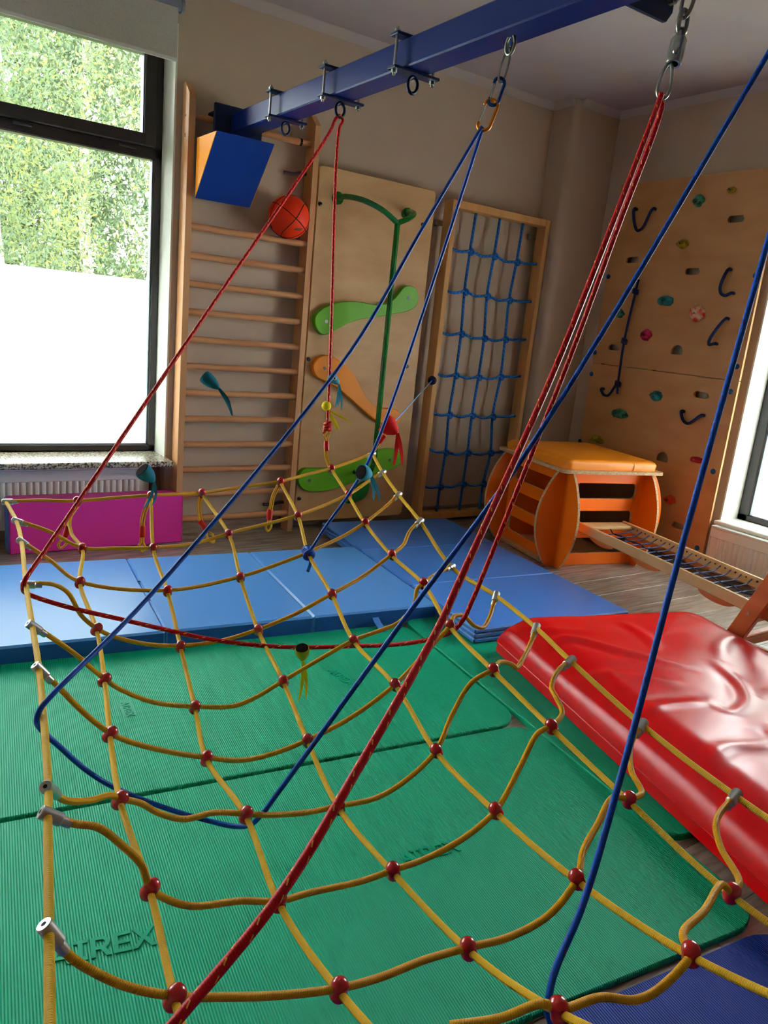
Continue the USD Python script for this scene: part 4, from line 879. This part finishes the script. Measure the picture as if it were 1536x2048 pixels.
for c in range(1, 6):
    L = [G[c, i] - V(0, 0, .003) for i in range(10) if (c, i) in G]
    if c == 1:
        L = L[:1] + [V(.523, 2.64, .595), V(.516, 2.58, .565)] + L[1:]
    L += [L[-1] + (L[-1] - L[-2]) + V(0, 0, .05), L[-1] + (L[-1] - L[-2]) * 1.9 + V(0, 0, .14)]
    obj('long_rope', tube(L, RR, 12, 8), 'rope_yellow_border', net)
for c in range(1, 6):
    for i in range(10):
        if (c, i) in G:
            n = axis_at(c, i)
            s1, s2 = G[c, i] + n * .0062, G[c, i] - n * .0062
            b = trimesh.convex.convex_hull(np.vstack([ball(s1, .0138, sub=3).vertices, ball(s2, .0138, sub=3).vertices]))
            q_ = b.subdivide(); w_ = (q_.vertices - G[c, i]) @ n                    # a slight waist between its two halves
            rad = q_.vertices - G[c, i] - np.outer(w_, n)
            q_.vertices = G[c, i] + np.outer(w_, n) + rad * (1 - .07 * np.exp(-(w_ / .003) ** 2))[:, None]
            obj('cross_bead', q_, 'bead_red', net, smooth=True)
def tee(p, d):
    d = d / np.linalg.norm(d)
    t = obj('tee_clamp', lathe(p - d * .013, d, [(0, 0), (.0095, 0), (.0105, .0012), (.0105, .034), (.0092, .036), (.0078, .037), (.0078, .050), (.0068, .052), (0, .052)], 20), 'aluminium', net)
    obj('set_screw', lathe(p - d * .0134, d, [(0, 0), (.0034, 0), (.0034, .001), (0, .001)], 12), 'hole_dark', t)  # dark disc painted for the shaded hole in the end cap
for i, L in NET_ROWS.items():
    L = [V(*p) for p in L]
    if (0, i) in G: tee(L[0], L[1] - L[0])
    if (6, i) in G: tee(L[-1], L[-2] - L[-1])
for k, T in enumerate(NET_TABS):
    T = [V(*p) for p in T]
    s = np.cross(T[4] - T[0], V(0, 1, 0)); s /= np.linalg.norm(s)
    o_ = s * .0046
    a, b = T[3], T[4]; d = (b - a) / np.linalg.norm(b - a); e = T[5]
    lw = .011
    loop = [T[0] + o_, T[1] + o_, T[2] + o_, a + o_, b + o_, b + d * .012 + s * lw, e + s * lw * .8, e + d * .008, e - s * lw * .8, b + d * .012 - s * lw, b - o_, a - o_, T[2] - o_, T[1] - o_, T[0] - o_]
    p = obj('hanging_loop', tube(loop, .0042, 8, 6), 'rope_yellow', net)
    obj('sleeve', lathe(a - d * .018, d, [(0, 0), (.0095, 0), (.011, .003), (.011, .037), (.0095, .04), (0, .04)], 16), 'sleeve_red', p, label='red plastic sleeve')

# ------------------------------------------------------------------ ropes that carry the net
def rope(name, label, pts, r, m_, n=8, extra=(), group=None):
    t = thing(name, label, 'rope', group)
    obj('strand', tube(pts, r, 12, n), m_, t)
    for e in extra: obj('knot', e, m_, t)
    return t
def knot(c, d, r, m=3, R=.016, tail=None):
    c, d = V(*c), V(*d); d = d / np.linalg.norm(d)
    x = np.cross(d, (0, 0, 1) if abs(d[2]) < .9 else (1, 0, 0)); x /= np.linalg.norm(x); y_ = np.cross(d, x)
    P = [tube([c + d * ((k - (m - 1) / 2) * r * 1.7 + .004 * math.cos(a + k)) + R * (math.cos(a) * x + math.sin(a) * y_) for a in np.linspace(0, 2 * math.pi, 17)[:-1]], r, 8, 1, closed=True) for k in range(m)]
    if tail is not None: P.append(tube([c, (c + V(*tail)) / 2 + x * .008, tail], r, 8, 5))
    return join(P)
loop_top = V(1.675, 3.06, BB - .066)
A = [V(*p) for p in ROPE_RED_BEAM_LONG]; B = [V(*p) for p in ROPE_RED_BEAM_SHORT]
rope('red_rope', 'red rope from the second beam clamp passing below the net to the steel swivel', [loop_top + V(0, .0, .004), loop_top + V(-.016, 0, -.012)] + [A[0] + (A[1] - A[0]) * q for q in (.05, .5, .96)] + A[1:-1] + [A[-2] + (A[-1] - A[-2]) * q for q in (.5, .97)] + [V(*SWIVEL_POINTS[0])], .0065, 'rope_red')
rope('red_rope', 'short red rope hanging almost straight from the second beam clamp to the net edge', [loop_top + V(0, 0, .004), loop_top + V(.016, 0, -.012), B[0] + (B[1] - B[0]) * .06] + B[1:], .0065, 'rope_red', extra=[knot(B[-1] + V(0, 0, .008), (0, 0, 1), .0065, 3, .012, tail=B[-1] + V(-.02, -.01, -.02))])
C_ = [V(*p) for p in ROPE_RED_NEAR]
rope('red_rope', 'thick red rope running from the steel swivel down to the near edge of the net', [V(*SWIVEL_POINTS[0]) + V(-.012, -.008, .0)] + C_, .0068, 'rope_red', 10)
D_ = [V(*p) for p in ROPE_BLUE_LEFT]
E_ = [V(*p) for p in ROPE_BLUE_MID]
rope('blue_rope', 'long blue rope from the orange carabiner looping under the net and up again', [D_[0] + (D_[1] - D_[0]) * q for q in (0, .5)] + D_[1:-1] + [E_[0], (E_[0] * .5 + E_[1] * .5), E_[1], E_[2] + V(-.006, 0, 0)], .0054, 'rope_blue')
F_ = [V(*p) for p in ROPE_BLUE_KNOT]
kn = G[4, 2]
rope('blue_rope', 'blue rope from the orange carabiner ending in a knot on the net', [F_[0], (F_[0] + F_[1]) / 2] + F_[1:] + [kn + V(0, 0, .012)], .0054, 'rope_blue', extra=[knot(kn, (.3, .9, .2), .0056, 4, .0165, tail=kn + V(-.014, -.03, -.055)), knot(kn, (1, -.2, .1), .0056, 2, .018)])
H_ = [V(*p) for p in ROPE_BLUE_NEAR]
rope('blue_rope', 'blue rope falling in front of the climbing board to the nearest net bead', [H_[0] + V(.006, 0, 0)] + H_[1:], .0054, 'rope_blue')

# hardware
def link(c, d, s, L, W, r, wf=1.0, n=32, closed=True):
    """A stadium-shaped ring: c its middle, d its long axis, s across; wf widens the top."""
    c, d, s = V(*c), V(*d), V(*s); d = d / np.linalg.norm(d); s = s - d * (s @ d); s = s / np.linalg.norm(s)
    P = []
    for a in np.linspace(0, 2 * math.pi, n + 1)[:-1]:
        x, y_ = math.cos(a), math.sin(a)
        k = (abs(y_) ** .75) * np.sign(y_); w_ = (W / 2) * (1 + (wf - 1) * (k * .5 + .5))
        P.append(c + d * k * L / 2 + s * x * w_)
    return tube(P, r, 10, 1, closed=True)
S = [V(*p) for p in SWIVEL_POINTS]
ax = (S[4] - S[0]) / np.linalg.norm(S[4] - S[0])
sw = thing('rope_swivel', 'steel swivel with barrel and chain link holding the red ropes', 'swivel')
obj('shackle', link(S[0] + ax * .035, ax, ALONG, .088, .036, .0042, .55), 'steel', sw)
obj('barrel', lathe(S[1] - ax * .008, ax, [(.012, 0), (.0175, .0), (.019, .004), (.019, .058), (.016, .064), (0, .064)], 24), 'steel', sw)
obj('rivet', lathe(S[1] + ax * .012 - INWARD * .0185 - ALONG * .006, -INWARD, [(0, 0), (.007, 0), (.006, .004), (0, .005)], 14), 'steel', sw)
obj('neck', lathe(S[1] + ax * .056, ax, [(0, 0), (.0115, 0), (.0115, .014), (.0145, .016), (.0145, .019), (.009, .021), (0, .021)], 20), 'zinc', sw)
obj('top_eye', link(S[2] + ax * .042, ax, ALONG * .8 + INWARD * .6, .056, .03, .006), 'zinc', sw)
ch = thing('chain_link', 'single long steel link joining the swivel to the beam', 'chain link')
obj('link', link(S[2] + ax * .062 + ax * .045, ax, ALONG * .7 - INWARD * .7, .11, .03, .0048), 'zinc', ch)
K = [V(*p) for p in CARABINER_POINTS]
a01 = V(0, 0, -1)
s1 = thing('snap_hook', 'small steel quick link and snap hook hung under the beam', 'snap hook')
obj('ring', link((K[1] + K[0]) / 2 + V(0, 0, -.002), K[0] - K[1], ALONG * .6 + INWARD * .8, .062, .024, .0036), 'zinc', s1)
dK = K[1] - K[2]
obj('body', link((K[1] + K[2]) / 2, dK, ALONG * .8 + INWARD * .3, np.linalg.norm(dK) + .012, .026, .0038, .75), 'steel', s1)
def carabiner(name, label, a, b, m_, wd):
    d = b - a; d = d / np.linalg.norm(d)
    t = thing(name, label, 'carabiner')
    c = (a + b) / 2; s = ALONG - d * (ALONG @ d); s /= np.linalg.norm(s)
    L = np.linalg.norm(b - a) + .016
    h_ = wd / 2
    P = spline([c + s * (x * h_) - d * (y_ * L / 2) for x, y_ in ((-.98, .52), (-.92, .82), (-.35, 1.0), (.45, .97), (.95, .74), (1.0, .3), (1.0, -.3), (.95, -.74), (.4, -.97), (-.35, -1.0), (-.8, -.85), (-.86, -.58))], 5)
    obj('body', tube(P, .0054, 10, 1), m_, t)
    obj('gate', join([tube([P[0] + d * .0, P[-1]], .0018, 8, 1), tube([P[0] + s * .005, P[-1] + s * .005], .0014, 8, 1)]), 'steel', t)
carabiner('carabiner', 'blue carabiner clipped below the steel snap hook', K[2], K[3], 'carabiner_blue', .032)
carabiner('carabiner', 'orange carabiner holding the two blue ropes', K[3], K[4], 'carabiner_orange', .04)
bh = V(*BLUE_HOOK)
hk = thing('hook', 'steel hook under the beam for the two near blue ropes', 'hook')
obj('ring', link(bh + V(-.002, 0, -.02), (0, 0, 1), (0, 1, 0), .05, .03, .004), 'steel', hk)

# thin cord between the net's far corner and the wall frame
c0, c1 = [V(*p) for p in CORD]
cd = thing('tension_cord', 'thin grey-blue cord from the far net corner to the pine frame', 'cord')
obj('cord', tube([c0, c1], .0035, 8, 1), 'cord_grey', cd)
dd = (c1 - c0) / np.linalg.norm(c1 - c0)
obj('stop_disc', lathe(c0 + dd * .02, dd, [(0, 0), (.02, .002), (.026, .01), (.02, .018), (0, .02)], 18), 'disc_navy', cd)
obj('stop_disc', lathe(c1 - dd * .035, dd, [(0, 0), (.02, .002), (.03, .01), (.02, .018), (0, .02)], 18), 'disc_navy', cd)

# ------------------------------------------------------------------ fabric fish hung on the ropes
def ribbon(a, b, w_, m_, parent, bow=.012, tip=.6):
    a, b = V(*a), V(*b); d = b - a; s = np.cross(d, INWARD); s /= np.linalg.norm(s); n = np.cross(s, d / np.linalg.norm(d))
    v = []; ks = np.linspace(0, 1, 9)
    for k in ks:
        p = a + d * k + n * bow * math.sin(math.pi * k) + s * bow * .5 * math.sin(2.5 * k)
        ww = w_ * (.35 + .65 * math.sin(math.pi * min(1, k * .8 + .15))) * (1 if k < .95 else tip)
        tw = .5 * math.sin(k * 2.2); u_ = s * math.cos(tw) + n * math.sin(tw)
        t_ = np.cross(u_, d / np.linalg.norm(d)) * .0007
        v += [p - u_ * ww + t_, p + u_ * ww + t_, p + u_ * ww - t_, p - u_ * ww - t_]
    f = []
    for i in range(8):
        for q in range(4):
            x0, x1 = i * 4 + q, i * 4 + (q + 1) % 4
            f += [(x0, x1, x1 + 4), (x0, x1 + 4, x0 + 4)]
    f += [(0, 2, 1), (0, 3, 2), (32, 33, 34), (32, 34, 35)]
    obj('ribbon_tail', trimesh.Trimesh(v, f, process=False), m_, parent, smooth=40)
def bell(name, label, a, b, r, body, tail, tails, w_=.006, inner='toy_dark', eye=None, face=0.0):
    a, b = V(*a) - INWARD * face, V(*b) + INWARD * face * .6; d = b - a; L = np.linalg.norm(d); d = d / L
    t = thing(name, label, 'hanging toy')
    pr = [(0, .012), (r * .86, .004), (r * .95, 0), (r, .003), (r * 1.02, L * .25), (r * .86, L * .55), (r * .5, L * .85), (r * .2, L), (0, L * 1.02)]
    obj('body', lathe(a, d, pr, 20), body, t, smooth=60)
    obj('mouth', lathe(a, d, [(0, -.0006), (r * .85, -.0006), (r * .85, .0045), (0, .0045)], 20), inner, t)
    if eye is not None:
        p = V(*eye); obj('eye', ball(p, .0075, -INWARD, .6), 'eye_white', t, smooth=True); obj('pupil', ball(p - INWARD * .003, .0042, -INWARD, .6), 'black_rubber', t, smooth=True)
    for q in tails: ribbon(b, q, w_, tail, t)
    return t
Y_ = TOYS
q = Y_['teal_far']; bell('fabric_fish', 'teal fabric fish on the upper part of the long red rope', q[0], q[1], .021, 'toy_teal', 'toy_teal', [q[2], V(*q[2]) + V(-.006, 0, .02)], .006)
q = Y_['teal_near']; bell('fabric_fish', 'teal fabric fish with dark mouth low on the long red rope above the pink block', q[0], q[1], .024, 'toy_teal', 'toy_light_teal', q[2:], .004, face=.02)
q = Y_['fish']; e_ = V(*q[0]) * .45 + V(*q[1]) * .55 - INWARD * .021 + V(0, 0, .004); bell('fabric_fish', 'light blue fabric fish with a round white eye on the short red rope', q[0], q[1], .02, 'toy_light_teal', 'toy_light_teal', q[2:] + [V(*q[2]) + V(.012, 0, .004)], .005, 'toy_teal', eye=e_)
q = Y_['teal_right']; bell('fabric_fish', 'teal fabric fish with dark mouth on the knotted blue rope', q[0], q[1], .027, 'toy_light_teal', 'toy_light_teal', q[2:], .006, face=.02)
q = Y_['red_cone']; bell('fabric_fish', 'red fabric cone with two red ribbons at the far net corner', q[0], V(*q[1]), .040, 'toy_red', 'toy_red', q[2:], .009, 'toy_red')
q = Y_['yellow_low']; bell('fabric_fish', 'olive yellow fabric fish with dark mouth on the red rope below the net', q[0], q[1], .021, 'toy_olive', 'toy_yellow', q[2:], .005, face=.016)
q = Y_['yellow_ball']
yb = thing('ribbon_ball', 'small yellow ball with yellow ribbons on the short red rope', 'hanging toy')
obj('ball', ball(q[0], .0195, sub=3), 'toy_yellow', yb, smooth=True)
for e in q[1:]: ribbon(V(*q[0]) + V(.004, 0, -.016), e, .0048, 'toy_yellow', yb)
